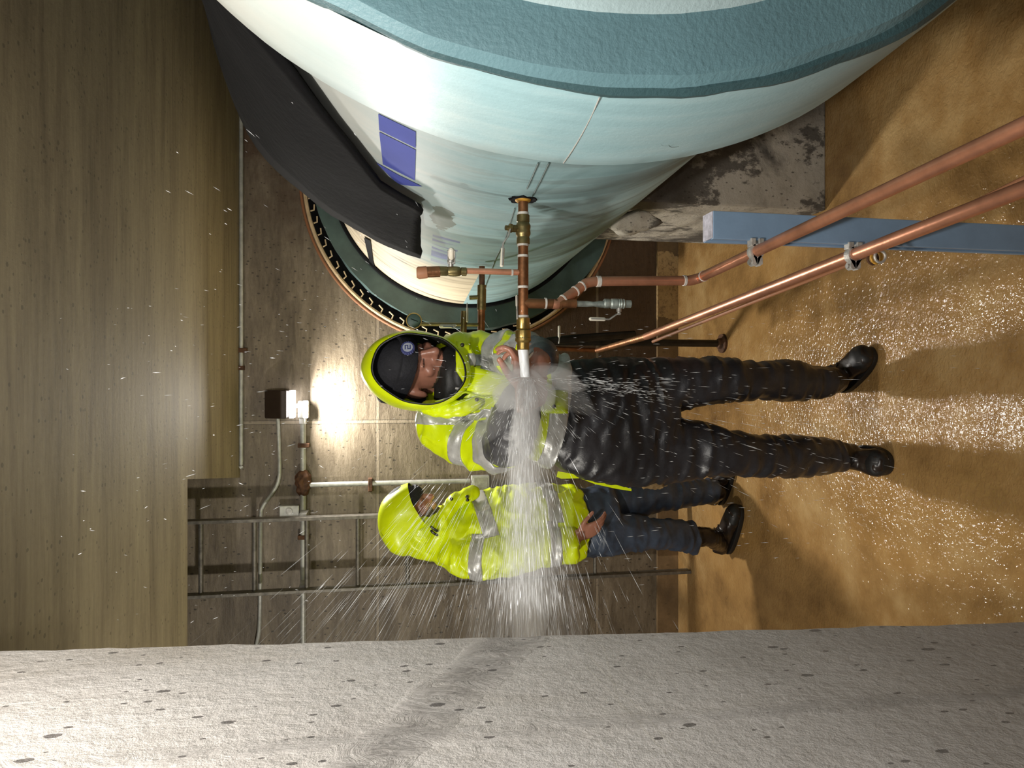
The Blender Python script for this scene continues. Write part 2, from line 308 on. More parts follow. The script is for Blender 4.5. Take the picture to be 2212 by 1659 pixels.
# ------------------------------------------------------------------ mesh builder
class B:
    def __init__(s): s.v = []; s.f = []; s.uv = None
    def add(s, vs, fs):
        o = len(s.v); s.v += [tuple(p) for p in vs]; s.f += [tuple(i + o for i in f) for f in fs]; return s
    def box(s, a, b):
        (x0, y0, z0), (x1, y1, z1) = a, b
        x0, x1 = min(x0, x1), max(x0, x1); y0, y1 = min(y0, y1), max(y0, y1); z0, z1 = min(z0, z1), max(z0, z1)
        return s.add([(x0, y0, z0), (x1, y0, z0), (x1, y1, z0), (x0, y1, z0), (x0, y0, z1), (x1, y0, z1), (x1, y1, z1), (x0, y1, z1)],
                     [(3, 2, 1, 0), (4, 5, 6, 7), (0, 1, 5, 4), (1, 2, 6, 5), (2, 3, 7, 6), (3, 0, 4, 7)])
    def obox(s, c, ax, ay, az):
        c, ax, ay, az = map(Vector, (c, ax, ay, az)); pts = [c + ax * i + ay * j + az * k for k in (-1, 1) for i, j in ((-1, -1), (1, -1), (1, 1), (-1, 1))]
        return s.add(pts, [(3, 2, 1, 0), (4, 5, 6, 7), (0, 1, 5, 4), (1, 2, 6, 5), (2, 3, 7, 6), (3, 0, 4, 7)])
    def loft(s, rings, cap=True, closed=True):
        n = len(rings[0]); vs = [p for r in rings for p in r]; fs = []
        for k in range(len(rings) - 1):
            for i in range(n if closed else n - 1):
                j = (i + 1) % n; fs.append((k * n + i, k * n + j, (k + 1) * n + j, (k + 1) * n + i))
        if cap: fs.append(tuple(range(n - 1, -1, -1))); fs.append(tuple(range((len(rings) - 1) * n, len(rings) * n)))
        return s.add(vs, fs)
    def ell_loft(s, secs, n=24, cap=True, p=2.0):
        rings = []
        for c, a, b in secs:
            c, a, b = Vector(c), Vector(a), Vector(b); r = []
            for i in range(n):
                t = 2 * math.pi * i / n; ct, st = math.cos(t), math.sin(t)
                r.append(c + a * math.copysign(abs(ct) ** (2 / p), ct) + b * math.copysign(abs(st) ** (2 / p), st))
            rings.append(r)
        return s.loft(rings, cap)
    def tube(s, path, rad, n=14, cap=True, smooth=0, round_=False):
        pts = [Vector(p) for p in path]; rad = list(rad) if isinstance(rad, (list, tuple)) else [rad] * len(pts)
        if smooth and len(pts) > 2:
            q, rr = [], []
            for i in range(len(pts) - 1):
                p0, p1, p2, p3 = pts[max(i - 1, 0)], pts[i], pts[i + 1], pts[min(i + 2, len(pts) - 1)]
                for k in range(smooth):
                    t = k / smooth
                    q.append(.5 * ((2 * p1) + (p2 - p0) * t + (2 * p0 - 5 * p1 + 4 * p2 - p3) * t * t + (3 * p1 - p0 - 3 * p2 + p3) * t ** 3)); rr.append(rad[i] * (1 - t) + rad[i + 1] * t)
            q.append(pts[-1]); rr.append(rad[-1]); pts, rad = q, rr
        if round_:
            d0 = (pts[0] - pts[1]).normalized(); d1 = (pts[-1] - pts[-2]).normalized(); a, b = pts[0], pts[-1]; ra, rb = rad[0], rad[-1]
            pre = [(a + d0 * ra * math.sin(t), ra * math.cos(t)) for t in (1.45, 1.0, .5)]; post = [(b + d1 * rb * math.sin(t), rb * math.cos(t)) for t in (.5, 1.0, 1.45)]
            pts = [x for x, _ in pre] + pts + [x for x, _ in post]; rad = [x for _, x in pre] + rad + [x for _, x in post]
        rings = []; up = None
        for i, p in enumerate(pts):
            d = (pts[min(i + 1, len(pts) - 1)] - pts[max(i - 1, 0)]).normalized()
            if up is None: up = Vector((0, 0, 1)) if abs(d.z) < .9 else Vector((1, 0, 0))
            x = d.cross(up).normalized(); up = x.cross(d).normalized()
            rings.append([p + (x * math.cos(2 * math.pi * k / n) + up * math.sin(2 * math.pi * k / n)) * rad[i] for k in range(n)])
        return s.loft(rings, cap)
    def lathe(s, p0, d, prof, n=24):
        # prof: list of (distance along d, radius)
        p0, d = Vector(p0), Vector(d).normalized(); u = Vector((0, 0, 1)) if abs(d.z) < .9 else Vector((1, 0, 0)); x = d.cross(u).normalized(); y = x.cross(d)
        return s.loft([[p0 + d * t + (x * math.cos(2 * math.pi * k / n) + y * math.sin(2 * math.pi * k / n)) * max(r, 1e-5) for k in range(n)] for t, r in prof])
    def ball(s, c, r, n=16, m=10, rot=None):
        c = Vector(c); r = Vector(r if isinstance(r, (tuple, list, Vector)) else (r, r, r)); rings = []
        for i in range(m + 1):
            ph = -math.pi / 2 + math.pi * i / m; ph = max(min(ph, 1.54), -1.54)
            ring = []
            for k in range(n):
                t = 2 * math.pi * k / n; q = Vector((r.x * math.cos(ph) * math.cos(t), r.y * math.cos(ph) * math.sin(t), r.z * math.sin(ph)))
                ring.append(c + (rot @ q if rot is not None else q))
            rings.append(ring)
        return s.loft(rings)
    def prism(s, poly, ext):
        ext = Vector(ext); poly = [Vector(p) for p in poly]; return s.loft([poly, [p + ext for p in poly]])
    def mesh(s, name):
        me = bpy.data.meshes.new(name); me.from_pydata(s.v, [], s.f); me.validate()
        bm = bmesh.new(); bm.from_mesh(me); bmesh.ops.recalc_face_normals(bm, faces=bm.faces); bm.to_mesh(me); bm.free(); return me
    def build(s, name, mat, parent=None, smooth=True, bevel=0, me=None, angle=40):
        me = me or s.mesh(name); o = bpy.data.objects.new(name, me); C.objects.link(o)
        for m in (mat if isinstance(mat, list) else [mat]): me.materials.append(m)
        for p in me.polygons: p.use_smooth = smooth
        if smooth and hasattr(me, 'set_sharp_from_angle'): me.set_sharp_from_angle(angle=R_(angle))
        if bevel:
            md = o.modifiers.new('bevel', 'BEVEL'); md.width = bevel; md.segments = 2; md.limit_method = 'ANGLE'
        if parent is not None: par(o, parent)
        return o
def par(o, p):
    o.parent = p
    o.matrix_parent_inverse = Matrix.Translation(-p.location) if p.type == 'EMPTY' else Matrix.Identity(4)
def thing(name, label, cat, loc=(0, 0, 0), group=None):
    o = bpy.data.objects.new(name, None); C.objects.link(o); o.location = loc; o.empty_display_size = .1
    return tag(o, label, cat, group)
def tag(o, label, cat, group=None, kind=None):
    o['label'] = label; o['category'] = cat
    if group: o['group'] = group
    if kind: o['kind'] = kind
    return o
def struct(o): o['kind'] = 'structure'; return o
def remesh(bl, voxel=.008, smooth=4, disp=None):
    me = bl.mesh('tmp'); o = bpy.data.objects.new('tmp', me); C.objects.link(o)
    md = o.modifiers.new('r', 'REMESH'); md.mode = 'VOXEL'; md.voxel_size = voxel; md.use_smooth_shade = True
    if smooth:
        sm = o.modifiers.new('s', 'SMOOTH'); sm.factor = .5; sm.iterations = smooth
    dg = bpy.context.evaluated_depsgraph_get(); dg.update()
    out = bpy.data.meshes.new_from_object(o.evaluated_get(dg), depsgraph=dg)
    out.materials.clear()
    bpy.data.objects.remove(o); bpy.data.meshes.remove(me)
    if disp:
        nv = [v.normal.copy() for v in out.vertices]
        for v, n in zip(out.vertices, nv): v.co += n * disp(v.co)
        out.update()
    return out
def wrinkle(amp, sc=(9, 9, 22), amp2=None):
    def f(co):
        q = Vector((co.x * sc[0], co.y * sc[1], co.z * sc[2])); w_ = Vector((noise.noise(q * .6), noise.noise(q * .6 + Vector((7, 1, 3))), 0)) * 1.6
        a = noise.noise(q + w_); r = 1 - abs(a) * 2.2
        return amp * r + (amp2 or amp * .5) * noise.noise(q * 2.3)
    return f
def band(me, name, mat, parent, planes, keep=None, off=.003, th=.003):
    bm = bmesh.new(); bm.from_mesh(me)
    for co, no in planes: bmesh.ops.bisect_plane(bm, geom=bm.verts[:] + bm.edges[:] + bm.faces[:], plane_co=co, plane_no=no, clear_outer=True)
    if keep:
        bad = [f for f in bm.faces if not keep(f.calc_center_median())]; bmesh.ops.delete(bm, geom=bad, context='FACES')
    bm.normal_update()
    for v in bm.verts: v.co += v.normal * off
    m2 = bpy.data.meshes.new(name); bm.to_mesh(m2); bm.free()
    o = bpy.data.objects.new(name, m2); C.objects.link(o); m2.materials.clear(); m2.materials.append(mat)
    for p in m2.polygons: p.use_smooth = True
    md = o.modifiers.new('solid', 'SOLIDIFY'); md.thickness = th; md.offset = -1
    par(o, parent); return o

# ================================================================== SETTING
WY = 4.11; CZ = 2.55
floor = struct(B().box((-3.2, -1.2, -.15), (4.2, WY + .2, 0)).build('floor', M['floor'], None, False))
wall_back = struct(B().box((-3.2, WY, 0), (4.2, WY + .2, 3.9)).build('wall_back', M['wall'], None, False))
# ceiling slab with the ladder hatch cut out
hx1 = PZ(405, 1035, CZ).x; hy0 = PZ(405, 1200, CZ).y
hx2 = P(512, 1032, WY).x
b = B(); b.prism([(-3.2, -1.2, CZ), (4.2, -1.2, CZ), (4.2, WY, CZ), (hx2, WY, CZ), (hx1, hy0, CZ), (-2.6, hy0, CZ), (-2.6, WY, CZ), (-3.2, WY, CZ)], (0, 0, .3))
struct(b.build('ceiling', M['ceiling'], None, False))
b = B(); b.prism([(hx1, hy0, CZ + .3), (hx1 + .15, hy0, CZ + .3), (hx2 + .15, WY, CZ + .3), (hx2, WY, CZ + .3)], (0, 0, 1.05)); struct(b.build('trim_1', M['ceiling'], None, False))
# near wall: the side of the opening the picture was taken through
NX = -.45
ct, cb = PX(0, 1402, NX), PX(2212, 1340, NX)
def edgeY(z): t = (z - cb.z) / (ct.z - cb.z); return cb.y + (ct.y - cb.y) * t
b = B(); rng = random.Random(3); NZ = 90
front, back = [], []
zs = [CZ * i / NZ for i in range(NZ + 1)]
def nearwall():
    v, f = [], []
    for i, z in enumerate(zs):
        e = edgeY(z) + .006 * noise.noise((0, 0, z * 14)) + .004 * noise.noise((0, 5, z * 45))
        chip = .012 + .008 * noise.noise((3, 0, z * 11))
        v += [(NX, -1.2, z), (NX, e - chip, z), (NX - chip * .5, e, z), (-3.2, e + .02, z), (-3.2, -1.2, z)]
    for i in range(NZ):
        for k in range(5):
            j = (k + 1) % 5; f.append((i * 5 + k, i * 5 + j, (i + 1) * 5 + j, (i + 1) * 5 + k))
    f += [tuple(range(4, -1, -1)), tuple(range(NZ * 5, NZ * 5 + 5))]
    return B().add(v, f)
struct(nearwall().build('wall_left', M['nearwall'], None, False))
struct(B().box((4.0, -1.2, 0), (4.2, WY, CZ)).build('wall_right', M['wall'], None, False))
# kerb at the foot of the back wall
kz = P(1418, 1300, WY).z
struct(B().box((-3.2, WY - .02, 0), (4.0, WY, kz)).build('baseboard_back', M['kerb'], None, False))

# ================================================================== BIG WATER MAIN
AX0, AX1 = Vector((1.2, .85, 1.47)), Vector((1.2, WY, 1.30))
def axis(Y): return AX0 + (AX1 - AX0) * ((Y - .85) / (WY - .85))
def ringpts(c, r, n=128, rough=0):
    out = []
    for k in range(n):
        t = 2 * math.pi * k / n; rr = r + (rough * noise.noise((math.cos(t) * 9, math.sin(t) * 9, c.y * 7)) if rough else 0)
        out.append(c + Vector((-math.cos(t) * rr, 0, math.sin(t) * rr)))
    return out
main = thing('water_main', 'huge pale blue insulated water main running into the back wall', 'pipe', (1.2, 2.4, .5))
PR = .75
# main barrel, with UVs for its weathered paint
def barrel():
    n = 160; ys = [1.05 + (WY + .1 - 1.05) * i / 40 for i in range(41)]
    b = B(); b.loft([ringpts(axis(y), PR, n) for y in ys], cap=False)
    me = bpy.data.meshes.new('barrel'); me.from_pydata(b.v, [], b.f)
    uvl = me.uv_layers.new(name='UVMap')
    for p in me.polygons:
        for li in p.loop_indices:
            vi = me.loops[li].vertex_index; k = vi % n; y = ys[vi // n]; a = k / n
            if a > .5: a -= 1
            if a < -.49 or a > .49: a = .5
            uvl.data[li].uv = (a, y / 10)
    return B().build('barrel', M['pipe'], main, True, me=me)
barrel()
Cc = Vector((1.258, 1.2, 1.45)); Cd = Vector((1.225, .88, 1.49))
def lerpc(y): t = (y - .88) / .32; return Cd + (Cc - Cd) * t
rg = []
for y, r in ((1.24, .752), (1.222, .80), (1.205, .868), (1.195, .875), (1.15, .872), (1.05, .866), (.95, .858), (.885, .85)): rg.append(ringpts(lerpc(y), r, 160, .0015))
B().loft(rg, cap=False).build('insulation_jacket', M['cone'], main)
rg = [ringpts(lerpc(y), r, 160, .006) for y, r in ((.889, .851), (.878, .852), (.868, .845), (.860, .81))] 
B().loft(rg, cap=False).build('mastic_edge', M['tealedge'], main)
rg = [ringpts(Vector((1.2, y, 1.505)), r, 160, .004) for y, r in ((.868, .822), (.852, .812), (.846, .79), (.838, .73))]
B().loft(rg, cap=False).build('mastic_face', M['teal'], main)
rg = [ringpts(Vector((1.19, y, 1.52)), r, 128, .002) for y, r in ((.842, .735), (.828, .722), (.822, .7), (.80, .5), (.79, .001))]
B().loft(rg, cap=True).build('end_disc', M['teallight'], main)
# longitudinal lap seam on the insulation and on the barrel
def surf(pts_px, lift, cyl=True):
    out = []
    a = (AX1 - AX0).normalized()
    for x, y in pts_px:
        r = ray(x, y); d = r - a * r.dot(a); m_ = (ORG - AX0) - a * (ORG - AX0).dot(a)
        qa, qb, qc = d.dot(d), 2 * d.dot(m_), m_.dot(m_) - (PR + lift) ** 2; D = qb * qb - 4 * qa * qc
        out.append(ORG + r * ((-qb - math.sqrt(max(D, 0))) / 2 / qa))
    return out
def decal(polys, lift=.0015):
    b = B()
    for poly in polys:
        # subdivide edges then fan from grid: quads only
        (p0, p1, p2, p3) = poly; n = 8; g = []
        for i in range(n + 1):
            s = i / n
            for j in range(n + 1):
                t = j / n
                q = [(p0[k] * (1 - s) + p1[k] * s) * (1 - t) + (p3[k] * (1 - s) + p2[k] * s) * t for k in (0, 1)]; g.append(q)
        pts = surf(g, lift); m_ = n + 1
        b.add(pts, [(i * m_ + j, (i + 1) * m_ + j, (i + 1) * m_ + j + 1, i * m_ + j + 1) for i in range(n) for j in range(n)])
    return b
ar = decal([[(817, 246), (898, 285), (898, 320), (819, 281)], [(819, 285), (898, 324), (896, 390), (827, 355)], [(812, 351), (862, 379), (862, 398), (850, 389)], [(862, 379), (912, 403), (890, 402), (861, 398)]])
ar.build('flow_arrow', M['arrow'], main, True)
decal([[(786, 513), (800, 520), (806, 565), (798, 566)], [(798, 566), (806, 565), (819, 612), (808, 612)]], .006).build('black_sealant_strip', M['black'], main)
def seam(px, w_=.0016, lift=.002, name='lap_seam', mat='collar'):
    pts = surf(px, lift); B().tube(pts, w_, 6).build(name, M[mat], main)
seam([(1186, 352), (1168, 390), (1150, 424)]); seam([(1163, 352), (1147, 388), (1138, 408)]); seam([(1112, 450), (1090, 520), (1070, 560), (1055, 600), (1040, 640)])
a0 = lerpc(.89) + Vector((-.853, 0, .02)); sm = []
for i in range(9):
    t = i / 8; y = .89 + .3 * t; c = lerpc(y); zz = P(1295 - 78 * t, 200 + 150 * t, y).z; rr_ = .8525 + (y - .885) * .077; sm.append((c.x - math.sqrt(rr_ ** 2 - (zz - c.z) ** 2), y, zz))
B().tube(sm, .0011, 6).build('lap_seam', M['whitebox'], main)
# pen scribble on the insulation
scr = []
for i in range(46):
    t = i / 45 * 2 * math.pi * 2.3; k = i / 45
    y = 1.05 + .035 * math.sin(t) + .03 * k; z = 1.345 - .045 * k + .018 * math.cos(t)
    c = lerpc(y); r = .85 + (y - .88) * .078 + .001; scr.append((c.x - math.sqrt(r * r - (z - c.z) ** 2), y, z))
B().tube(scr, .0007, 5).build('pen_scribble', M['collar'], main)

# wall opening: sleeve rim, link seal, dark collar
wc = Vector((1.154, WY, 1.307))
sl = thing('wall_sleeve', 'cream rimmed round sleeve where the blue main enters back wall', 'wall sleeve', (1.154, WY, .4))
def ringtube(c, R, r, n=120, m=8):
    b = B(); vs, fs = [], []
    for i in range(n):
        t = 2 * math.pi * i / n; d = Vector((-math.cos(t), 0, math.sin(t)))
        for k in range(m): q = 2 * math.pi * k / m; vs.append(c + d * (R + r * math.cos(q)) + Vector((0, r * math.sin(q), 0)))
    for i in range(n):
        for k in range(m): fs.append((i * m + k, ((i + 1) % n) * m + k, ((i + 1) % n) * m + (k + 1) % m, i * m + (k + 1) % m))
    return b.add(vs, fs)
def annulus(c, r0, r1, y0, y1, n=128, ro=0):
    return B().loft([ringpts(c + Vector((0, y0 - c.y, 0)), r0, n), ringpts(c + Vector((0, y0 - c.y, 0)), r1, n, ro), ringpts(c + Vector((0, y1 - c.y, 0)), r1, n, ro), ringpts(c + Vector((0, y1 - c.y, 0)), r0, n)], cap=False)
ringtube(wc + Vector((0, -.004, 0)), .902, .011).build('rim', M['creamrim'], sl)
ringtube(wc + Vector((0, -.002, 0)), .924, .008).build('outer_bead', M['redrim'], sl)
annulus(wc, .70, .90, WY - .004, WY - .001).build('seal_recess', M['black'], sl)
for i in range(40):
    t = R_(-25 + i * 4.5)
    d = Vector((-math.cos(t), 0, math.sin(t))); tn = Vector((math.sin(t), 0, math.cos(t)))
    p = wc + d * .872 + Vector((0, -.012, 0))
    B().tube([p + d * .016 - tn * .012, p - d * .004 - tn * .010, p - d * .012 + tn * .02], .0045, 6).build('seal_link', M['creamrim'], sl)
co = thing('pipe_collar', 'dark green ring collar around the blue main at the wall', 'collar', (1.18, 4.03, .4))
cc = Vector((1.185, 4.03, 1.285))
annulus(cc, .74, .872, 3.99, 4.085, ro=.012).build('collar_ring', M['collar'], co)
ringtube(axis(3.985) + Vector((0, 0, 0)), .757, .014).build('bead', M['black'], co)

# torn black rubber sheet draped over the main
def sheet():
    n, m_ = 40, 10; rings = []
    for i in range(n + 1):
        th = 19.5 + 120 * (i / n) ** 1.15
        nearY = np.interp(th, [18, 28, 40, 55, 80, 140], [1.89, 1.82, 1.46, 1.30, 1.27, 1.26]); farY = np.interp(th, [18, 30, 45, 60, 140], [2.26, 2.23, 2.27, 2.3, 2.3])
        rn = .775; rf = np.interp(th, [18, 33, 46, 60, 140], [.835, .85, .865, .89, .89])
        row = []
        for j in range(m_ + 1):
            s = j / m_; y = nearY + (farY - nearY) * s; r = rn + (rf - rn) * s ** 1.3 + .006 * noise.noise((th * .1, y * 4, 0))
            y += .012 * noise.noise((th * .35, 3, s * 3)) * (1 if j in (0, m_) else .3)
            th2 = th + (1.3 * noise.noise((y * 16, 0, 5)) - 1.8 * (s - .3) if i == 0 else 0)
            row.append(axis(y) + Vector((-math.cos(R_(th2)) * r, 0, math.sin(R_(th2)) * r)))
        rings.append(row)
    o = B().loft(rings, cap=False, closed=False).build('rubber_sheet', M['black'], None)
    md = o.modifiers.new('s', 'SOLIDIFY'); md.thickness = .012; md.offset = 1
    return o
tag(sheet(), 'torn black rubber sheet wrapped over the blue main', 'rubber sheet')

# concrete pedestal with a saddle top, and the broken chunk on it
px0 = PX(1700, 448, .6)
pY0, pY1 = 2.62, 3.35
pXl = P(1650, 448, pY0).x
pd = thing('concrete_pedestal', 'stained concrete pedestal block carrying the blue main', 'pedestal', (1.2, 3, 0))
def pedestal():
    b = B(); N = 28; rows = []
    for y in (pY0, pY1):
        ax = axis(y); row = []
        for i in range(N + 1):
            x = pXl + (2.0 - pXl) * i / N; dx = x - ax.x
            z = ax.z - math.sqrt(max((PR + .006) ** 2 - dx * dx, 0)) if abs(dx) < PR + .006 else ax.z
            row.append((x, min(z, .93)))
        rows.append((y, row))
    v, f = [], []
    for y, row in rows:
        for x, z in row: v += [(x, y, 0), (x, y, z)]
    n = (N + 1) * 2
    for i in range(N):
        a = i * 2
        f += [(a, a + 2, a + 3, a + 1), (n + a, n + a + 1, n + a + 3, n + a + 2), (a + 1, a + 3, n + a + 3, n + a + 1), (a, n + a, n + a + 2, a + 2)]
    f += [(0, 1, n + 1, n), (2 * N, n + 2 * N, n + 2 * N + 1, 2 * N + 1)]
    return b.add(v, f)
pedestal().build('block', M['pedestal'], pd, False, .008)
c0, c1 = P(1326, 500, 2.60), P(1408, 466, 2.555)
def chunk():
    b = B(); d = (c1 - c0); secs = []
    for t, a, bb in ((0, .025, .03), (.1, .045, .045), (.4, .055, .055), (.8, .05, .05), (1, .04, .045)):
        q = c0 + d * t + Vector((.01 * noise.noise((t * 9, 0, 0)), 0, .012 * noise.noise((0, t * 9, 0)))); secs.append((q, Vector((a * .5, -.2 * a, a)), Vector((.3 * bb, bb, 0))))
    return b.ell_loft(secs, 14, True, 4)
tag(B().build('concrete_chunk', M['pedestal'], None, True, me=remesh(chunk(), .008, 1, lambda c: .006 * noise.noise(c * 30) + .01 * noise.noise(c * 11))), 'rough broken concrete chunk wedged between the main and pedestal', 'concrete chunk')

# ================================================================== SAMPLING TAP AND ITS COPPER PIPEWORK
TY = 1.70
def T(x, y, Y=TY): return P(x, y, Y)
RC = .0123
tap = thing('copper_tap', 'copper and brass tap branching off the blue main, spraying water', 'tap', T(1130, 600))
z0 = T(1130, 600).z
def px_(y): return Vector((P(1130, y, TY).x, TY, z0))
L = Vector((-1, 0, 0))
def seg(o, y0, y1, r, name, mat, prof=None):
    a, c = px_(y0), px_(y1); l = (c - a).length
    return B().lathe(a, c - a, [(0, r), (l, r)] if prof is None else [(l * t, r * k) for t, k in prof], 28).build(name, mat, tap, True, angle=30)
# hole rim in the insulation
def rimshape():
    b = B(); c = px_(430) + Vector((.004, 0, 0)); rings = []
    for k in range(36):
        t = 2 * math.pi * k / 36; rr = .031 + .009 * noise.noise((math.cos(t) * 2.5, math.sin(t) * 2.5, 1)) + .004 * noise.noise((math.cos(t) * 9, math.sin(t) * 9, 1)); d = Vector((0, math.cos(t), math.sin(t)))
        rings.append([c + d * (rr + .004) , c + d * rr + Vector((-.008, 0, 0)), c + d * .015 + Vector((-.006, 0, 0)), c + d * .015 + Vector((.012, 0, 0))])
    rings.append(rings[0]); return b.loft(rings, cap=False)
rimshape().build('torn_rim', M['black'], tap)
B().lathe(px_(427), L, [(0, .021), (.008, .019), (.011, .015)], 24).build('rust_bloom', M['yellowclamp'], tap)
seg(tap, 425, 466, RC, 'nipple', M['oldcopper'])
seg(tap, 459, 468, RC * 1.12, 'solder_joint', M['solder'])
vb = seg(tap, 464, 528, RC, 'ball_valve', M['brass'], [(0, 1.05), (.02, 1.28), (.24, 1.28), (.26, 1.18), (.3, 1.3), (.36, 1.48), (.44, 1.48), (.5, 1.4), (.6, 1.48), (.66, 1.48), (.72, 1.3), (.76, 1.22), (.8, 1.32), (.98, 1.32), (1, 1.05)])
st = T(1118, 495); st0 = px_(495)
B().lathe(st0 + Vector((0, 0, .012)), (0, -.25, 1), [(0, .009), (.016, .009), (.018, .011), (.024, .011), (.026, .006), (.034, .006)], 16).build('valve_stem', M['brass'], vb)
def lever(parent, pts, w_=.008, th=.002, name='lever', flat=Vector((0, 1, 0)), grip=.45):
    b = B(); pts = [Vector(p) for p in pts]
    for i in range(len(pts) - 1):
        d = (pts[i + 1] - pts[i]); n_ = d.normalized().cross(flat).normalized()
        b.obox((pts[i] + pts[i + 1]) / 2, d * .52, flat * w_, n_ * th)
    o = b.build(name, M['steel'], parent, True, .001)
    d = pts[-1] - pts[-2]; s = pts[-2] + d * (1 - grip * 1.6); s = pts[-2] if (1 - grip * 1.6) < 0 else s
    B().tube([s, pts[-1]], w_ * .8, 12, round_=True).build('grip', M['handle'], o)
    return o
lever(vb, [T(1102, 495, TY - .012), T(1098, 510, TY - .014), T(1087, 525, TY - .015), T(1084, 573, TY - .015)], .006, .0018)
seg(tap, 522, 532, RC * 1.15, 'solder_joint', M['solder'])
run = seg(tap, 528, 690, RC, 'run_pipe', M['oldcopper'])
for y0, y1 in ((551, 556), (618, 623), (681, 686)): seg(tap, y0, y1, RC * 1.1, 'solder_joint', M['solder'])
seg(tap, 556, 618, RC * 1.06, 'reducing_tee', M['oldcopper'])
# upward branch (picture-left) with small ball valve, copper end and cap
def vseg(u0, u1, ypx, r, name, mat, parent=tap, prof=None, Y=TY):
    a, c = P(u0, ypx, Y), P(u1, ypx, Y); a = Vector((a.x, Y, a.z)); c = Vector((a.x, Y, c.z)); l = (c - a).length
    return B().lathe(a, c - a, [(0, r), (l, r)] if prof is None else [(l * t, r * k) for t, k in prof], 24).build(name, mat, parent, True, angle=30)
vseg(1128, 1003, 588.5, .0072, 'branch_pipe', M['copper'])
vseg(1108, 1104, 588.5, .0085, 'solder_joint', M['solder'])
sv = vseg(1008, 950, 587, .011, 'small_ball_valve', M['brass'], prof=[(0, .75), (.02, .95), (.2, .95), (.22, .8), (.27, 1.0), (.4, 1.12), (.6, 1.12), (.7, .95), (.75, 1.05), (1, 1.05)])
vseg(1004, 1000, 588, .0092, 'solder_joint', M['solder'])
a = P(974, 578, TY); B().lathe((a.x, TY, a.z), (1, -.2, 0), [(0, .006), (.012, .006), (.013, .009), (.018, .009), (.02, .005), (.026, .005)], 14).build('valve_stem', M['steel'], sv)
lever(sv, [P(975, 570, TY - .005), P(975, 561, TY - .005), P(975, 541, TY - .03)], .009, .002, flat=Vector((0, .25, 1)))
B().tube([P(950, 586.5, TY), P(918, 588, TY)], .0132, 20).build('copper_end', M['oldcopper'], tap)
B().tube([P(922, 588, TY), P(904, 589.5, TY), P(900, 589.5, TY)], [.0148, .0148, .012], 20).build('end_cap', M['redrim'], tap)
# downward tee: branch with elbows that drops to the long run
vseg(1130, 1212, 655, RC, 'branch_tee', M['oldcopper'])
vseg(1176, 1180, 655, RC * 1.12, 'solder_joint', M['solder'])
e0 = P(1205, 655, TY); e1 = P(1266, 612, TY + .02); e2 = P(1284, 608, TY + .02); e3 = P(1490, 606, TY + .03)
e0 = Vector((px_(655).x, TY, e0.z))
B().tube([e0 + Vector((0, 0, .012)), e0, e0 + (e1 - e0) * .25, e1 - (e1 - e0) * .12, e1, e2, e2 + (e3 - e2) * .06], RC * 1.02, 20, smooth=4).build('offset_elbow', M['copper'], tap)
def collar_ring(p, d, r=RC * 1.14, w_=.005):
    d = Vector(d).normalized(); B().lathe(Vector(p) - d * w_ / 2, d, [(0, r * .9), (0.0008, r), (w_ - .0008, r), (w_, r * .9)], 20).build('solder_joint', M['solder'], tap)
for t in (.2, .62, .86): collar_ring(e0 + (e1 - e0) * t, e1 - e0)
collar_ring(e2 + (e3 - e2) * .04, e3 - e2, w_=.012)
B().tube([e2, e3], RC, 20).build('drop_pipe', M['copper'], tap)
zr = P(1508, 602, TY + .03).z
r0 = P(1508, 602, TY + .03); r1 = PZ(2212, 272, zr); r2 = r1 + (r1 - r0).normalized() * .9
for t in (.9,): collar_ring(e2 + (e3 - e2) * (1 - .06), e3 - e2, w_=.008)
B().tube([e3 + (e2 - e3) * .07, e3, r0 + (r1 - r0) * .01, r0 + (r1 - r0) * .04], RC * 1.08, 20, smooth=5).build('elbow', M['copper'], tap)
collar_ring(r0 + (r1 - r0) * .035, r1 - r0)
B().tube([r0, r1, r2], RC, 24).build('long_run', M['copper'], tap)
# tail below the tee with limescaled valve and lever
vseg(1210, 1244, 655, RC * .95, 'tail', M['oldcopper'])
vseg(1240, 1310, 656, .0075, 'thin_tail', M['greybrass'], prof=[(0, 1.3), (.05, 1), (.4, 1), (.6, .8), (.8, 1.1), (1, 1.2)])
gv = vseg(1303, 1362, 655.5, .0115, 'drain_valve', M['greybrass'], prof=[(0, .8), (.05, 1.05), (.2, 1.05), (.25, .9), (.3, 1.12), (.5, 1.15), (.52, 1), (.56, 1.15), (.6, 1), (.64, 1.15), (.7, 1), (.74, 1.1), (.8, .85), (1, .85)])
a = P(1337, 663, TY); B().lathe((a.x, TY, a.z), (-1, 0, 0), [(0, .0065), (.012, .0065), (.013, .0045), (.02, .0045)], 12).build('valve_stem', M['steel'], gv)
lever(gv, [P(1340, 678, TY), P(1332, 679, TY), P(1316, 690, TY), P(1276, 689, TY)], .006, .0018)
# brass outlet
seg(tap, 686, 756, RC, 'brass_outlet', M['newbrass'], [(0, 1.05), (.02, 1.3), (.33, 1.32), (.36, 1.22), (.4, 1.5), (.55, 1.55), (.62, 1.5), (.64, 1.58), (.72, 1.58), (.75, 1.4), (.78, 1.22), (.97, 1.22), (1, 1.1)])
lever(tap, [T(1117, 690, TY - .004), T(1116.5, 668, TY - .006), T(1116, 640, TY - .006)], .0035, .0015, name='side_lever')

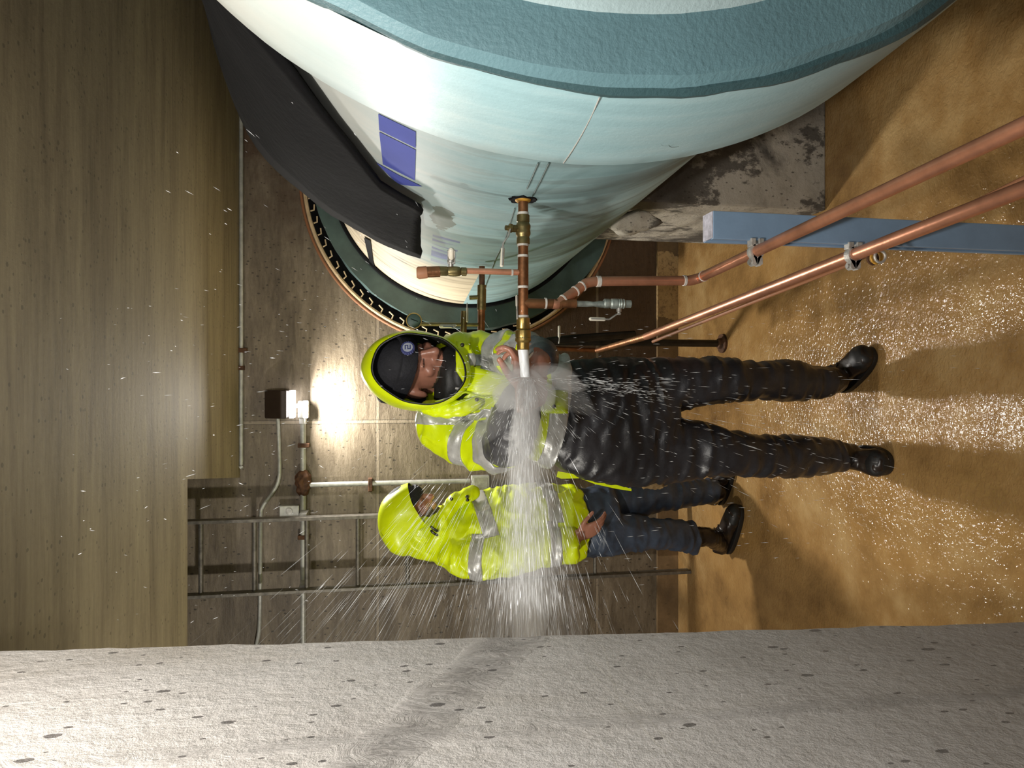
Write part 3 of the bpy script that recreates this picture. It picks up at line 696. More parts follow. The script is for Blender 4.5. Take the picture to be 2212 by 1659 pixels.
# second tap farther down the main (behind the first)
T2 = 2.62
t2 = thing('brass_tap', 'old brass tap with pressure gauge behind the hooded worker', 'tap', P(1040, 650, T2))
def seg2(p, q, r, name, mat, parent=t2): return B().tube([p, q], r, 18).build(name, mat, parent)
zt = P(1040, 650, T2).z
seg2(P(1041, 575, T2), P(1041, 620, T2), .011, 'nipple', M['rust'])
seg2(P(1041, 616, T2), P(1040, 670, T2), .0165, 'tee_body', M['brass'])
seg2(P(1040, 668, T2), P(1039, 752, T2), .0135, 'drop_pipe', M['oldcopper'])
seg2(P(1040, 642, T2), P(1014, 643, T2), .008, 'side_arm', M['brass'])
lv = seg2(P(1003, 672, T2), P(1000, 735, T2), .012, 'needle_valve', M['brass'])
lever(lv, [P(1009, 655, T2 - .02), P(1009, 694, T2 - .02)], .005, .0015)
seg2(P(1040, 702, T2), P(905, 700, T2), .007, 'gauge_pipe', M['brass'])
gg = P(894, 693, T2 - .03)
g_ = B().lathe(gg + Vector((0, .02, 0)), (0, -1, 0), [(0, .02), (.004, .027), (.022, .027), (.024, .024)], 28).build('pressure_gauge', M['collar'], t2)
ringtube(gg + Vector((0, -.006, 0)), .0268, .0025, 36, 6).build('bezel', M['newbrass'], g_)
B().tube([gg + Vector((.006, -.008, .012)), gg + Vector((-.003, -.008, -.014))], .0012, 5).build('needle', M['black'], g_)
tl = lever(t2, [P(985, 705, T2 - .035), P(982, 705, T2 - .035), P(952, 705, T2 - .035)], .0075, .002, name='tagged_lever', flat=Vector((1, 0, 0)))
B().obox(P(968, 705, T2 - .044), (.0018, 0, 0), (0, .0012, 0), (0, 0, .018)).build('tag_print', M['tag'], tl, False)

# second long copper pipe, low
X2 = PX(1815, 562, r0.x + (r1.x - r0.x) * .25).x
q_cl = PX(1815, 562, X2); q_e = PZ(2212, 408, q_cl.z); q_f = PZ(1395, 727, q_cl.z); q_g = P(1290, 757, q_f.y + .45)
lp = thing('copper_pipe', 'low scuffed copper pipe below the tap line in blue strut', 'pipe', q_cl)
qo = q_e + (q_e - q_cl).normalized() * .8
B().tube([q_f, q_cl, q_e, qo], .0143, 24).build('pipe_run', M['copper'], lp)
B().tube([q_f + (q_g - q_f) * -.02, q_g], [.0145, .012], 16).build('taped_end', M['oldcopper'], lp)
B().tube([q_f + Vector((-.02, 0, -.03)), q_cl + Vector((-.008, 0.02, -.028)), q_e + Vector((0.03, 0, -.03))], .006, 10).build('side_tube', M['redrim'], lp)

# blue strut post with pipe clamps
sY = PX(1625, 548, r0.x + (r1.x - r0.x) * .25).y
cl1 = r0 + (r1 - r0) * ((P(1625, 548, 1).x * 0 + 1) * 0)
def on_run(xpx):
    best = None
    for i in range(400):
        p = r0 + (r1 - r0) * (i / 399); d = p - ORG; f_ = d.y * cp - d.z * sp; v_ = 1106 - FOC * ((d.z * cp + d.y * sp) / f_)
        if best is None or abs(v_ - xpx) < best[0]: best = (abs(v_ - xpx), p)
    return best[1]
cl1 = on_run(1632); SY = cl1.y
sl_x = cl1.x + RC + .012
top = P(1530, 500, SY + .02).z
su = thing('strut_post', 'blue painted steel strut post standing before the pedestal', 'strut', (sl_x + .03, SY + .02, 0))
sw = P(1600, 480, SY).x - P(1600, 528, SY).x
def strut():
    b = B(); x0, x1, y0, y1 = sl_x, sl_x + sw + .012, SY - .004, SY + .045; t = .0035
    poly = [(x0, y0), (x1, y0), (x1, y1), (x0, y1), (x0, y1 - .012), (x0 + t * 2.2, y1 - .012), (x0 + t * 2.2, y1 - t), (x1 - t, y1 - t), (x1 - t, y0 + t), (x0 + t * 2.2, y0 + t), (x0 + t * 2.2, y0 + .012), (x0, y0 + .012)]
    n = len(poly); return b.loft([[(x, y, 0) for x, y in poly], [(x, y, top) for x, y in poly]])
strut().build('channel', M['strut'], su, False, .0012)
B().box((sl_x + .002, SY - .003, top - .001), (sl_x + sw + .011, SY + .043, top + .002)).build('cut_end', M['strutend'], su, False)
def clamp(c, r, label, mat, extra=True):
    cl = thing('pipe_clamp', label, 'pipe clamp', c, 'pipe clamps on the blue strut')
    for s in (1, -1):
        prof = []
        for i in range(13):
            t = math.pi * i / 12; prof.append((math.cos(t) * (r + .004), math.sin(t) * (r + .004) * s))
        inner = [(x * r / (r + .004), y * r / (r + .004)) for x, y in reversed(prof)]
        poly = [Vector((c.x + x, c.y - .009, c.z + y)) for x, y in prof + [(-r - .018, .001 * s)] + [(-r - .018, .0045 * s)][:0] + inner]
        B().prism(poly, (0, .018, 0)).build('strap_half', mat, cl, False)
        ear = [(-r + .002, .0015 * s), (-r - .016, .0015 * s), (-r - .020, .006 * s), (-r - .016, .012 * s), (-r - .004, .012 * s), (-r + .004, .008 * s)]
        B().prism([Vector((c.x + x, c.y - .009, c.z + y)) for x, y in ear], (0, .018, 0)).build('ear', mat, cl, False)
        B().box((c.x + r - .002, c.y - .009, c.z + s * .004), (sl_x + .004, c.y + .009, c.z + s * (r + .003))).build('hook', mat, cl, False, .001)
    B().tube([(c.x - r - .011, c.y, c.z - .016), (c.x - r - .011, c.y, c.z + .016)], .003, 8).build('bolt', M['steel'], cl)
    B().lathe((c.x - r - .011, c.y, c.z + .012), (0, 0, 1), [(0, .006), (.005, .006)], 6).build('nut', M['steel'], cl)
    return cl
clamp(cl1, RC, 'upper galvanised clamp holding the copper tap line to blue strut', M['clamp'])
cl2 = Vector((q_cl.x, SY, 0)); t_ = (SY - q_cl.y) / (q_e.y - q_cl.y); cl2 = q_cl + (q_e - q_cl) * t_
clamp(cl2, .0143, 'lower galvanised clamp holding the scuffed copper pipe to strut', M['clamp'])
cl3 = cl2 + Vector((-.0, .0, -.04)); 
yc = thing('pipe_clamp', 'rusty yellow clamp under the lower galvanised clamp', 'pipe clamp', cl3)
for k, mm in ((0, M['rust']), (1, M['yellowclamp']), (2, M['clamp'])): ringtube(cl2 + Vector((-.012, -.03 - .012 * k, -.026)), .013, .003, 20, 6).build(['strap', 'yellow_strap', 'steel_strap'][k], mm, yc)

# dark stand pipe with its flange foot, and the wet pipes beside it
fp = PZ(1562, 742, 0)
sdp = thing('stand_pipe', 'black wet iron stand pipe on floor flange with tagged side valve', 'pipe', fp)
tp = P(1165, 737, fp.y + .02)
B().tube([fp, Vector((fp.x, fp.y, tp.z))], .019, 16).build('pipe', M['darkpipe'], sdp)
B().lathe(fp, (0, 0, 1), [(0, .05), (.012, .05), (.014, .03), (.03, .026), (.035, .019)], 20).build('floor_flange', M['rust'], sdp)
hp = sdp
B().tube([P(1170, 742, 3.3), P(1185, 736, 3.3), P(1260, 730, 3.3), P(1370, 722, 3.35)], [.014, .017, .02, .018], 16, smooth=3).build('drain_pipe', M['darkpipe'], hp)
lever(hp, [P(1207, 742, 3.25), P(1208, 735, 3.25), P(1208, 706, 3.25)], .008, .002, name='tagged_lever')
B().tube([P(1178, 752, 3.3), P(1290, 757, 3.35)], .012, 14).build('lower_pipe', M['oldcopper'], hp)
# the stand of the low copper run: it is carried down to the floor
# ================================================================== BACK WALL FITTINGS
W = WY
def wp(x, y, d=.02): return P(x, y, W - d)
cd = thing('ceiling_conduit', 'thin horizontal conduit along the top of the back wall', 'conduit', wp(522, 700))
zc_ = wp(521, 700, .03).z
pa, pb = wp(521, 1004, .03), Vector((2.4, W - .03, zc_))
B().tube([Vector((pa.x, W - .03, zc_)), pb], .011, 12).build('tube', M['conduit'], cd)
for y in (757, 795): 
    p = wp(521, y, .03); B().box((p.x - .012, W - .05, zc_ - .03 if y == 757 else zc_ - .015), (p.x + .012, W - .001, zc_ + .03 if y == 757 else zc_ + .015)).build('strap' if y == 757 else 'coupling', M['rust'], cd, False, .003)
sb = thing('switch_box', 'small grey switch box with lever at ceiling hatch corner', 'switch box', wp(500, 1022))
p0, p1 = wp(488, 1028, .05), wp(518, 1016, .0)
B().box((p0.x, W - .06, p0.z), (p1.x, W, p1.z)).build('box', M['conduit'], sb, False, .004)
q0, q1 = wp(455, 1028, .05), wp(486, 1018, .05); B().tube([q1, (q0 + q1) / 2 + Vector((0, 0, .005)), q0], [.012, .009, .011], 10).build('lever', M['steel'], sb)
B().tube([wp(518, 1010, .03), wp(524, 1006, .03)], .012, 12).build('elbow', M['conduit'], sb)
# flood lamp
lp0, lp1 = wp(572, 902, 0), wp(627, 842, 0)
lamp = thing('flood_lamp', 'dark bronze wall lamp glowing downward on the back wall', 'lamp', wp(600, 870))
lx0, lx1 = min(lp0.x, lp1.x), max(lp0.x, lp1.x); lz1, lz0 = lp0.z, lp1.z
prof = [(W, lz1), (W - .1, lz1 - .015), (W - .17, lz0 + .03), (W - .17, lz0), (W, lz0)]
B().prism([(lx0, y, z) for y, z in prof], (lx1 - lx0, 0, 0)).build('housing', M['lampbody'], lamp, False, .006)
lz = wp(638, 870).z
B().prism([(lx0 + .002, y, z) for y, z in [(W - .015, lz0 - .012), (W - .15, lz0 - .012), (W - .14, lz - .004), (W - .035, lz - .004)]], (lx1 - lx0 - .004, 0, 0)).build('lens', M['lens'], lamp, False, .003)
ld = light('lamp_glow', 'AREA', ((lx0 + lx1) / 2, W - .12, lz - .012), ((lx0 + lx1) / 2, W - 1.3, 0), 36, .1, (1, .96, .9)); ld.data.shape = 'RECTANGLE'; ld.data.size = lx1 - lx0; ld.data.size_y = .1
wb = thing('sensor_box', 'white plastic box with knob just under the lamp', 'box', wp(657, 884))
p0, p1 = wp(646, 903, 0), wp(669, 865, 0)
B().box((p0.x, W - .06, p1.z), (p1.x, W, p0.z)).build('box', M['whitebox'], wb, False, .008)
B().lathe(((p0.x + p1.x) / 2 + .02, W - .035, p0.z), (0, 0, 1), [(0, .014), (.012, .012), (.018, .006)], 14).build('knob', M['whitebox'], wb)
B().lathe((p0.x, W - .03, wp(656, 905, 0).z), (-1, 0, 0), [(0, .022), (.03, .02), (.031, .017)], 14).build('hub', M['whitebox'], wb)
# horizontal conduit to the left of the lamp, with a corroded joint and clips
hc = thing('wall_conduit', 'grey conduit running left from white box past the ladder', 'conduit', wp(655, 1000))
zc2 = wp(655, 980, .03).z
B().tube([(wp(655, 910).x, W - .03, zc2), (wp(655, 1420).x - .5, W - .03, zc2)], .016, 14).build('tube', M['conduit'], hc)
j = wp(655, 1042, .03)
B().build('corroded_joint', M['rust'], hc, me=remesh(B().lathe((j.x + .07, W - .03, zc2), (-1, 0, 0), [(0, .018), (.02, .035), (.05, .045), (.08, .042), (.12, .03), (.14, .02)], 16), .006, 1, lambda c: .012 * noise.noise(c * 40)))
for y in (962, 1160): 
    p = wp(655, y, .03); B().box((p.x - .012, W - .052, zc2 - .035), (p.x + .012, W - .001, zc2 + .028)).build('strap', M['rust'], hc, False, .004)
vc = thing('drop_conduit', 'pale vertical conduit dropping to a square outlet box', 'conduit', wp(850, 1042))
xv = wp(850, 1043, .03).x
B().tube([(xv, W - .03, zc2), (xv, W - .03, wp(1015, 1042, .03).z)], .014, 14).build('tube', M['conduit'], vc)
p = wp(800, 1042, .03); B().box((xv - .045, W - .05, p.z - .012), (xv + .03, W - .001, p.z + .012)).build('strap', M['rust'], vc, False, .004)
p0, p1 = wp(1055, 1062, 0), wp(1017, 1026, 0); B().box((p0.x, W - .045, p0.z), (p1.x, W, p1.z)).build('outlet_box', M['conduit'], vc, False, .004)
B().box((p0.x + .012, W - .049, p0.z + .012), (p1.x - .012, W - .044, p1.z - .012)).build('cover_plate', M['steel'], vc, False, .002)
ca = B().tube([wp(600, 900, .03), wp(604, 1000, .03), wp(601, 1040, .03), wp(586, 1068, .03), wp(568, 1094, .03), wp(563, 1125, .04), wp(562, 1280, .08), wp(560, 1360, .05), wp(553, 1400, .03), wp(545, 1480, .03)], .0105, 10, smooth=5).build('power_cable', M['conduit'], None)
tag(ca, 'grey power cable curving from lamp down behind the ladder', 'cable')
mb = thing('small_junction_box', 'small dark junction box between conduit and ladder', 'box', wp(627, 1100))
p0, p1 = wp(648, 1112, 0), wp(606, 1090, 0); B().box((p0.x, W - .05, p0.z), (p1.x, W, p1.z)).build('box', M['conduit'], mb, False, .004)
B().lathe(((p0.x + p1.x) / 2, W - .05, (p0.z + p1.z) / 2), (0, -1, 0), [(0, .018), (.008, .018), (.009, .008)], 14).build('knob', M['steel'], mb)
# ladder up through the hatch
LY = 3.93
la = thing('ladder', 'dark steel ladder rising through the ceiling hatch', 'ladder', (P(1430, 1180, LY).x, LY, 0))
xr, xl = P(700, 1118, LY).x, P(900, 1263, LY).x
for x in (xl, xr): B().box((x - .009, LY - .03, 0), (x + .009, LY + .03, 3.8)).build('rail', M['ladder'], la, False, .002)
z = P(1403, 1200, LY).z; dz = P(434, 1200, LY).z - P(550, 1200, LY).z
zr_ = [P(434, 1200, LY).z - dz * i for i in range(-2, 9)]
for z in zr_: B().tube([(xl, LY, z), (xr, LY, z)], .0125, 12).build('rung', M['ladder'], la)
for z in (2.2, 1.12):
    for x in (xl, xr): B().box((x - .02, LY + .02, z - .02), (x + .02, W, z + .02)).build('standoff', M['steel'], la, False, .002)

# ================================================================== PEOPLE
def sec(v, y0, y1, Yc, d, tilt=0):
    a, c = P(v, y1, Yc), P(v, y0, Yc); m_ = (a + c) / 2; h = (c - a).length / 2
    return (m_, Vector((h, 0, 0)), Vector((0, d, tilt)))
def limb(b, pts, r, smooth=5, n=16): return b.tube(pts, r, n, True, smooth, True)
def hand(b, wrist, d, palm, thumb_side, curl=.35, s=1.0, spread=.12):
    """palm loft plus five bent fingers; d = direction of the fingers, palm = palm normal, thumb_side = towards the thumb"""
    d, palm, t = Vector(d).normalized(), Vector(palm).normalized(), Vector(thumb_side).normalized()
    w_ = Vector(wrist); L_ = .1 * s
    b.ell_loft([(w_ - d * .05 * s, t * .026 * s, palm * .021 * s), (w_, t * .028 * s, palm * .02 * s), (w_ + d * L_ * .35, t * .038 * s, palm * .018 * s), (w_ + d * L_ * .75, t * .043 * s, palm * .016 * s), (w_ + d * L_ * .98, t * .041 * s, palm * .012 * s)], 16)
    for k, (off, ln_, r) in enumerate(((.031, .074, .0088), (.011, .083, .0092), (-.010, .077, .0088), (-.030, .060, .0078))):
        base = w_ + d * L_ * .86 + t * off * s; dd = (d + t * spread * (off / .03) * .6).normalized(); p = [base]; a_ = curl * (.7 + .12 * k)
        for q, f in enumerate((.46, .31, .23)):
            ang = a_ * (q + .6); v = dd * math.cos(ang) + palm * math.sin(ang); p.append(p[-1] + v * ln_ * f * s)
        b.tube(p, [r * s, r * s * .95, r * s * .88, r * s * .75], 10, True, 3, True)
    base = w_ + d * L_ * .22 + t * .028 * s; v1 = (d * .62 + t * .72 + palm * .25).normalized(); v2 = (d * .9 + t * .3 + palm * .35).normalized()
    b.tube([base, base + v1 * .038 * s, base + v1 * .038 * s + v2 * .03 * s, base + v1 * .038 * s + v2 * .055 * s], [.0125 * s, .0108 * s, .0098 * s, .008 * s], 10, True, 3, True)
def head(b, c, f, up, s=1.0):
    """skull, jaw, brow, nose, lips, chin and ears; f = facing direction"""
    f = Vector(f).normalized(); up = (Vector(up) - f * Vector(up).dot(f)).normalized(); r = f.cross(up).normalized()
    R = Matrix((r, f, up)).transposed(); c = Vector(c)
    def q(x, y, z): return c + R @ Vector((x * s, y * s, z * s))
    b.ball(q(0, -.012, .03), (.077 * s, .097 * s, .088 * s), 24, 16, R)
    b.ball(q(0, .022, -.035), (.062 * s, .070 * s, .085 * s), 20, 14, R)      # face and jaw
    b.ball(q(0, .066, -.098), (.024 * s, .022 * s, .02 * s), 12, 8, R)        # chin
    b.ball(q(0, .074, .018), (.048 * s, .016 * s, .012 * s), 14, 8, R)        # brow
    b.tube([q(0, .082, .008), q(0, .098, -.018), q(0, .108, -.036)], [.009 * s, .011 * s, .014 * s], 10, True, 3, True)
    for k in (-1, 1):
        b.ball(q(k * .012, .094, -.040), (.009 * s, .011 * s, .008 * s), 10, 8, R)
        b.ball(q(k * .036, .064, -.028), (.022 * s, .02 * s, .018 * s), 12, 8, R)   # cheekbones
        b.ball(q(k * .030, .076, -.004), (.015 * s, .009 * s, .0085 * s), 12, 8, R)  # eyeball under lid
        b.ball(q(k * .078, -.008, -.012), (.010 * s, .020 * s, .031 * s), 12, 8, R)  # ear
    b.ball(q(0, .084, -.064), (.024 * s, .012 * s, .0065 * s), 12, 8, R); b.ball(q(0, .082, -.074), (.021 * s, .012 * s, .0075 * s), 12, 8, R)
    b.tube([q(0, -.02, -.05), q(0, -.03, -.15), q(0, -.045, -.2)], [.055 * s, .056 * s, .064 * s], 16, True, 3)
    return q, R
def zones(me, fn):
    for p in me.polygons: p.material_index = fn(p.center)
def figure(name, label, loc): return thing('person', label, 'person', loc)

# ---------------------------------------------------------------- front worker
pF = figure('person', 'person in yellow hooded rain jacket facing us with hand in the water jet', (-.1, 2.35, 0))
YB = 2.36
HC = P(891, 799, 2.31); hf = Vector((.50, -.82, -.24))
bb = B()
hq, hR = head(bb, HC, hf, (-.05, .0, 1), 1.1)
bb.ell_loft([sec(1010, 775, 860, YB, .07), sec(1040, 740, 915, YB, .09), sec(1120, 785, 925, YB, .09), sec(1230, 815, 960, YB, .085), sec(1330, 815, 970, YB, .085), sec(1400, 820, 985, YB, .085)], 24)
limb(bb, [P(1040, 905, YB), P(1080, 965, 2.2), P(1112, 925, 1.99), P(1131, 862, 1.84)], [.05, .042, .038, .03])
limb(bb, [P(1020, 765, YB), P(1110, 752, 2.18), P(1165, 772, 1.98), P(1162, 786, 1.86)], [.05, .045, .04, .03])
limb(bb, [P(1380, 835, YB), P(1560, 818, 2.31), P(1740, 828, 2.36)], [.07, .05, .035]); limb(bb, [P(1380, 970, YB), P(1560, 975, 2.30), P(1770, 986, 2.36)], [.07, .05, .035])
hand(bb, P(1131, 852, 1.82), (.85, -.25, .1), (-.15, .55, .85), (.1, -.75, .6), .95, 1.0)
hand(bb, P(1166, 784, 1.86), (-.72, -.45, .12), (.2, -.5, .8), (.2, -.6, .7), .45, 1.0)
meF = remesh(bb, .0052, 2)
def faceF(c):
    l = hR.inverted() @ (c - HC)
    x, y, z = l
    if y > .05 and .002 < z < .02 and .012 < abs(x) < .055 and (z - .012) < .006: return 1 if z > .009 else 0
    if y > .06 and -.012 < z < -.006 and .016 < abs(x) < .044: return 1
    if y > .06 and -.0715 < z < -.0675 and abs(x) < .024: return 1
    if y > .0 and z < -.078 + .02 * (abs(x) > .035) and z > -.135 and abs(x) < .09: return 2
    return 0
zones(meF, faceF)
B().build('body', [M['skin'], M['darkskin'], M['beard']], pF, True, me=meF)
# beanie with round badge
def beanie(q, R, c, par_, s=1.0, low=.03):
    rings = []
    for i in range(11):
        t = i / 10; z = low - .004 + (.128 - low) * math.sin(t * math.pi / 2); k = math.cos(t * math.pi / 2) ** .75 if i < 10 else .02
        rings.append([q((.087 * k) * math.cos(a), -.010 + .109 * k * math.sin(a), z + .012 * math.sin(a) * -(1 - t)) for a in [2 * math.pi * j / 36 for j in range(36)]])
    b = B().loft(rings); o = b.build('beanie', M['beanie'], par_)
    r2 = []
    for dz, k in ((-.006, 1.0), (-.008, 1.06), (.012, 1.09), (.034, 1.06), (.038, .98)):
        r2.append([q(.0865 * k * math.cos(a), -.010 + .109 * k * math.sin(a), low + dz - .012 * math.sin(a)) for a in [2 * math.pi * j / 36 for j in range(36)]])
    B().loft(r2, cap=False).build('knit_cuff', M['beanie'], o)
    return o
bn = beanie(hq, hR, HC, pF, 1.0, .034)
# badge: blue scalloped ring, pale disc, blue block letter
bc = P(889, 748, HC.y - .09); 
bd_n = ((bc - HC) * 1.0); bd_n = Vector((.55, -.83, .12)).normalized()
bc = hq(0.004, .113, .046)
bx = Vector((0, 0, 1)); bx = (bx - bd_n * bx.dot(bd_n)).normalized(); by = bd_n.cross(bx)
def badge():
    ring = [bc + (bx * math.cos(t) * .0205 + by * math.sin(t) * .0225) * (1 + .05 * math.cos(18 * t)) for t in [2 * math.pi * i / 72 for i in range(72)]]
    o = B().prism([p - bd_n * .004 for p in ring], bd_n * .009).build('badge', M['badgeblue'], bn, False)
    ring = [bc + bd_n * .005 + bx * math.cos(t) * .0155 + by * math.sin(t) * .0165 for t in [2 * math.pi * i / 40 for i in range(40)]]
    B().prism(ring, bd_n * .0015).build('badge_disc', M['badge'], bn, False)
    b = B()
    for (x0, y0, x1, y1) in ((-.009, -.008, -.006, .008), (-.0015, -.008, .0015, .008), (.006, -.008, .009, .008), (-.009, .005, .0, .008), (.0, -.008, .009, -.005)):
        cx, cy = (x0 + x1) / 2, (y0 + y1) / 2
        b.obox(bc + bd_n * .0068 + bx * cx + by * cy, bx * (x1 - x0) / 2, by * (y1 - y0) / 2, bd_n * .0006)
    b.build('badge_mark', M['badgeblue'], bn, False)
badge()
# dark wet hair / lining behind the face inside the hood
# jacket
jb = B()
jb.ell_loft([sec(1246, 772, 1030, YB, .155), sec(1180, 768, 1005, YB, .155), sec(1100, 760, 960, YB, .15), sec(1030, 748, 935, YB, .145), sec(975, 750, 915, YB + .01, .13), sec(945, 775, 893, YB + .03, .10), sec(925, 795, 878, YB + .06, .06)], 28, True, 2.2)
armR = [P(955, 918, YB + .01), P(1000, 945, 2.34), P(1050, 962, 2.27), P(1092, 955, 2.17)]
jb.tube(armR, [.083, .085, .083, .078], 20, True, 5)
jb.ball(armR[0], .082); 
armL = [P(985, 770, YB), P(1050, 768, 2.32), P(1110, 766, 2.2), P(1150, 772, 2.08)]
jb.tube(armL, [.075, .075, .07, .062], 20, True, 5); jb.ball(armL[0], .074)
jb.ell_loft([(P(1012, 792, 2.24), Vector((.075, 0, 0)), Vector((0, .05, .01))), (P(1000, 795, 2.23), Vector((.078, 0, 0)), Vector((0, .055, .02)))], 20)
meJ = remesh(jb, .0085, 5, wrinkle(.010, (8, 8, 15), .006))
def clip(me, co, no):
    bm = bmesh.new(); bm.from_mesh(me); bmesh.ops.bisect_plane(bm, geom=bm.verts[:] + bm.edges[:] + bm.faces[:], plane_co=co, plane_no=no, clear_outer=True); bm.to_mesh(me); bm.free(); me.update()
hC, hD = P(1244, 775, YB - .15), P(1208, 1015, YB - .15); n2 = Vector((0, 1, 0)).cross(hD - hC).normalized(); n2 = n2 if n2.z > 0 else -n2
clip(meJ, hC, -n2)
jk = B().build('jacket', M['hivis'], pF, True, me=meJ)
def near_axis(path, lim):
    pts = [Vector(p) for p in path]
    def f(c):
        return min(((c - (a + (b_ - a) * max(0, min(1, (c - a).dot(b_ - a) / (b_ - a).length_squared)))).length) for a, b_ in zip(pts, pts[1:])) < lim
    return f
def armband(path, i, t0, t1, name='sleeve_band', lim=.11, par_=None, me=None, mat='tape', prev=None):
    a, c = Vector(path[i]), Vector(path[i + 1]); d = c - a; n = d.normalized(); na = near_axis(path, lim)
    return band(me or meJ, name, M[mat], par_ or jk, [(a + d * t0, -n), (a + d * t1, n)], na)
isArmR, isArmL = near_axis(armR[1:], .10), near_axis(armL[1:], .088)
armband(armR, 1, .15, .62, lim=.115); armband(armR, 2, .35, .98, 'cuff_band', lim=.115)
armband(armL, 1, .5, .95, lim=.095); armband(armL, 2, .45, .98, 'cuff_band', lim=.09)
# hem band (slightly slanting) and the two shoulder straps
hA, hB = P(1198, 770, YB - .15), P(1176, 1010, YB - .15)
n1 = Vector((0, 1, 0)).cross(hB - hA).normalized(); n1 = n1 if n1.z > 0 else -n1
band(meJ, 'hem_band', M['tape'], jk, [(hA, n1), (hC, -n2)], lambda c: not isArmR(c) or c.z < hA.z)
sR0, sR1 = P(1000, 920, 2.22), P(1000, 893, 2.22)
band(meJ, 'shoulder_strap', M['tape'], jk, [(sR0, Vector((-1, 0, 0))), (sR1, Vector((1, 0, 0))), (P(1060, 900, 2.2), Vector((0, 0, -1)))], lambda c: c.y < YB + .06 and not near_axis(armR[2:], .09)(c))
sL0, sL1 = P(1050, 790, 2.22), P(1050, 765, 2.22)
band(meJ, 'shoulder_strap', M['tape'], jk, [(sL0, Vector((-1, 0, 0))), (sL1, Vector((1, 0, 0))), (P(1120, 775, 2.2), Vector((0, 0, -1)))], lambda c: c.y < YB + .04)
# storm flap, zip, snaps, pocket flap
def patch(pts_px, name, mat, par_, th=.006, sub=6):
    (p0, p1, p2, p3) = [P(*q) for q in pts_px]; b = B(); v = []
    for i in range(sub + 1):
        s = i / sub
        for j in range(sub + 1):
            t = j / sub; q = (p0 * (1 - s) + p1 * s) * (1 - t) + (p3 * (1 - s) + p2 * s) * t; v.append(q + Vector((0, -.012 * math.sin(math.pi * s) * math.sin(math.pi * t) + .003 * noise.noise(q * 30), 0)))
    m_ = sub + 1; b.add(v, [(i * m_ + j, (i + 1) * m_ + j, (i + 1) * m_ + j + 1, i * m_ + j + 1) for i in range(sub) for j in range(sub)])
    o = b.build(name, mat, par_); md = o.modifiers.new('s', 'SOLIDIFY'); md.thickness = th; md.offset = 0; return o
fl = patch([(985, 738, 2.2), (985, 800, 2.17), (1014, 848, 2.185), (1016, 740, 2.2)], 'storm_flap', M['hivis'], jk)
fl2 = patch([(1014, 790, 2.19), (1008, 848, 2.18), (1190, 868, 2.19), (1190, 838, 2.19)], 'front_placket', M['hivis'], jk)
patch([(1176, 842, 2.18), (1176, 892, 2.18), (1226, 893, 2.185), (1226, 844, 2.185)], 'pocket_flap', M['hivisdark'], jk)
for x, y, Y in ((999, 745, 2.165), (1006, 789, 2.155), (1030, 863, 2.165), (1197, 878, 2.165)):
    B().ball(P(x, y, Y), (.0065, .004, .0065), 12, 8).build('snap', M['snap'], jk)
zp = [P(x, y, Y) for x, y, Y in ((940, 868, 2.2), (968, 863, 2.19), (990, 856, 2.18), (1006, 847, 2.17), (1040, 857, 2.165), (1100, 866, 2.165))]
B().tube(zp, .0035, 8, smooth=4).build('zipper', M['hivisdark'], jk)
B().obox(P(992, 840, 2.16), (.002, 0, .012), (.003, 0, -.001), (0, .001, 0)).build('zip_pull', M['steel'], jk, False)
# tail of the jacket below the hem on his right
tlb = B().loft([[P(1205, 1018, 2.4), P(1202, 1030, 2.42), P(1212, 1034, 2.43)], [P(1250, 1026, 2.4), P(1250, 1030, 2.42), P(1252, 1033, 2.43)], [P(1285, 1042, 2.42), P(1285, 1044, 2.43), P(1286, 1046, 2.44)], [P(1330, 1046, 2.42), P(1330, 1050, 2.43), P(1332, 1056, 2.44)], [P(1364, 1056, 2.43), P(1364, 1059, 2.44), P(1364, 1061, 2.44)]])
tlb.build('jacket_tail', M['hivis'], jk)
# hood: oval opening round the face
def oval(c, hz, hw, back, n=40, top=1.0, lean=Vector((0, 0, 0))):
    out = []
    for k in range(n):
        t = 2 * math.pi * k / n; x, z = math.cos(t) * hw, math.sin(t) * hz; z *= top if z > 0 else 1
        out.append(Vector(c) + Vector((x, back * (z / hz) * .0, z)) + lean * (z / hz))
    return out
oc = P(908, 798, 2.17)
rings = []
for (y, cx, cz_, hz, hw) in ((2.185, .004, .004, .132, .098), (2.172, .002, .004, .143, .110), (2.185, 0, .006, .158, .118), (2.23, -.002, .010, .170, .124), (2.30, -.006, .012, .172, .128), (2.37, -.008, .006, .160, .124), (2.43, -.01, -.006, .130, .105), (2.47, -.01, -.02, .08, .065), (2.485, -.01, -.03, .015, .012)):
    c = Vector((oc.x + cx, y, oc.z + cz_)); rings.append(oval(c, hz, hw, 0, 44, 1.0, Vector((.012, .035, 0))))
rings = [[p + Vector((noise.noise(p * 14), noise.noise(p * 14 + Vector((4, 0, 0))), noise.noise(p * 14 + Vector((0, 4, 0))))) * .006 for p in r] for r in rings]
hd = B().loft(rings[1:], cap=False).build('hood', M['hivis'], jk)
md = hd.modifiers.new('s', 'SUBSURF'); md.levels = 1; md.render_levels = 2
lr = [[p + (Vector((oc.x, p.y, oc.z)) - p) * .045 + Vector((0, -.0 if i else 0, 0)) for p in r] for i, r in enumerate(rings[1:])]
B().loft([[a * .5 + c * .5 for a, c in zip(rings[1], lr[0])]] + lr, cap=False).build('hood_lining', M['lining'], hd)
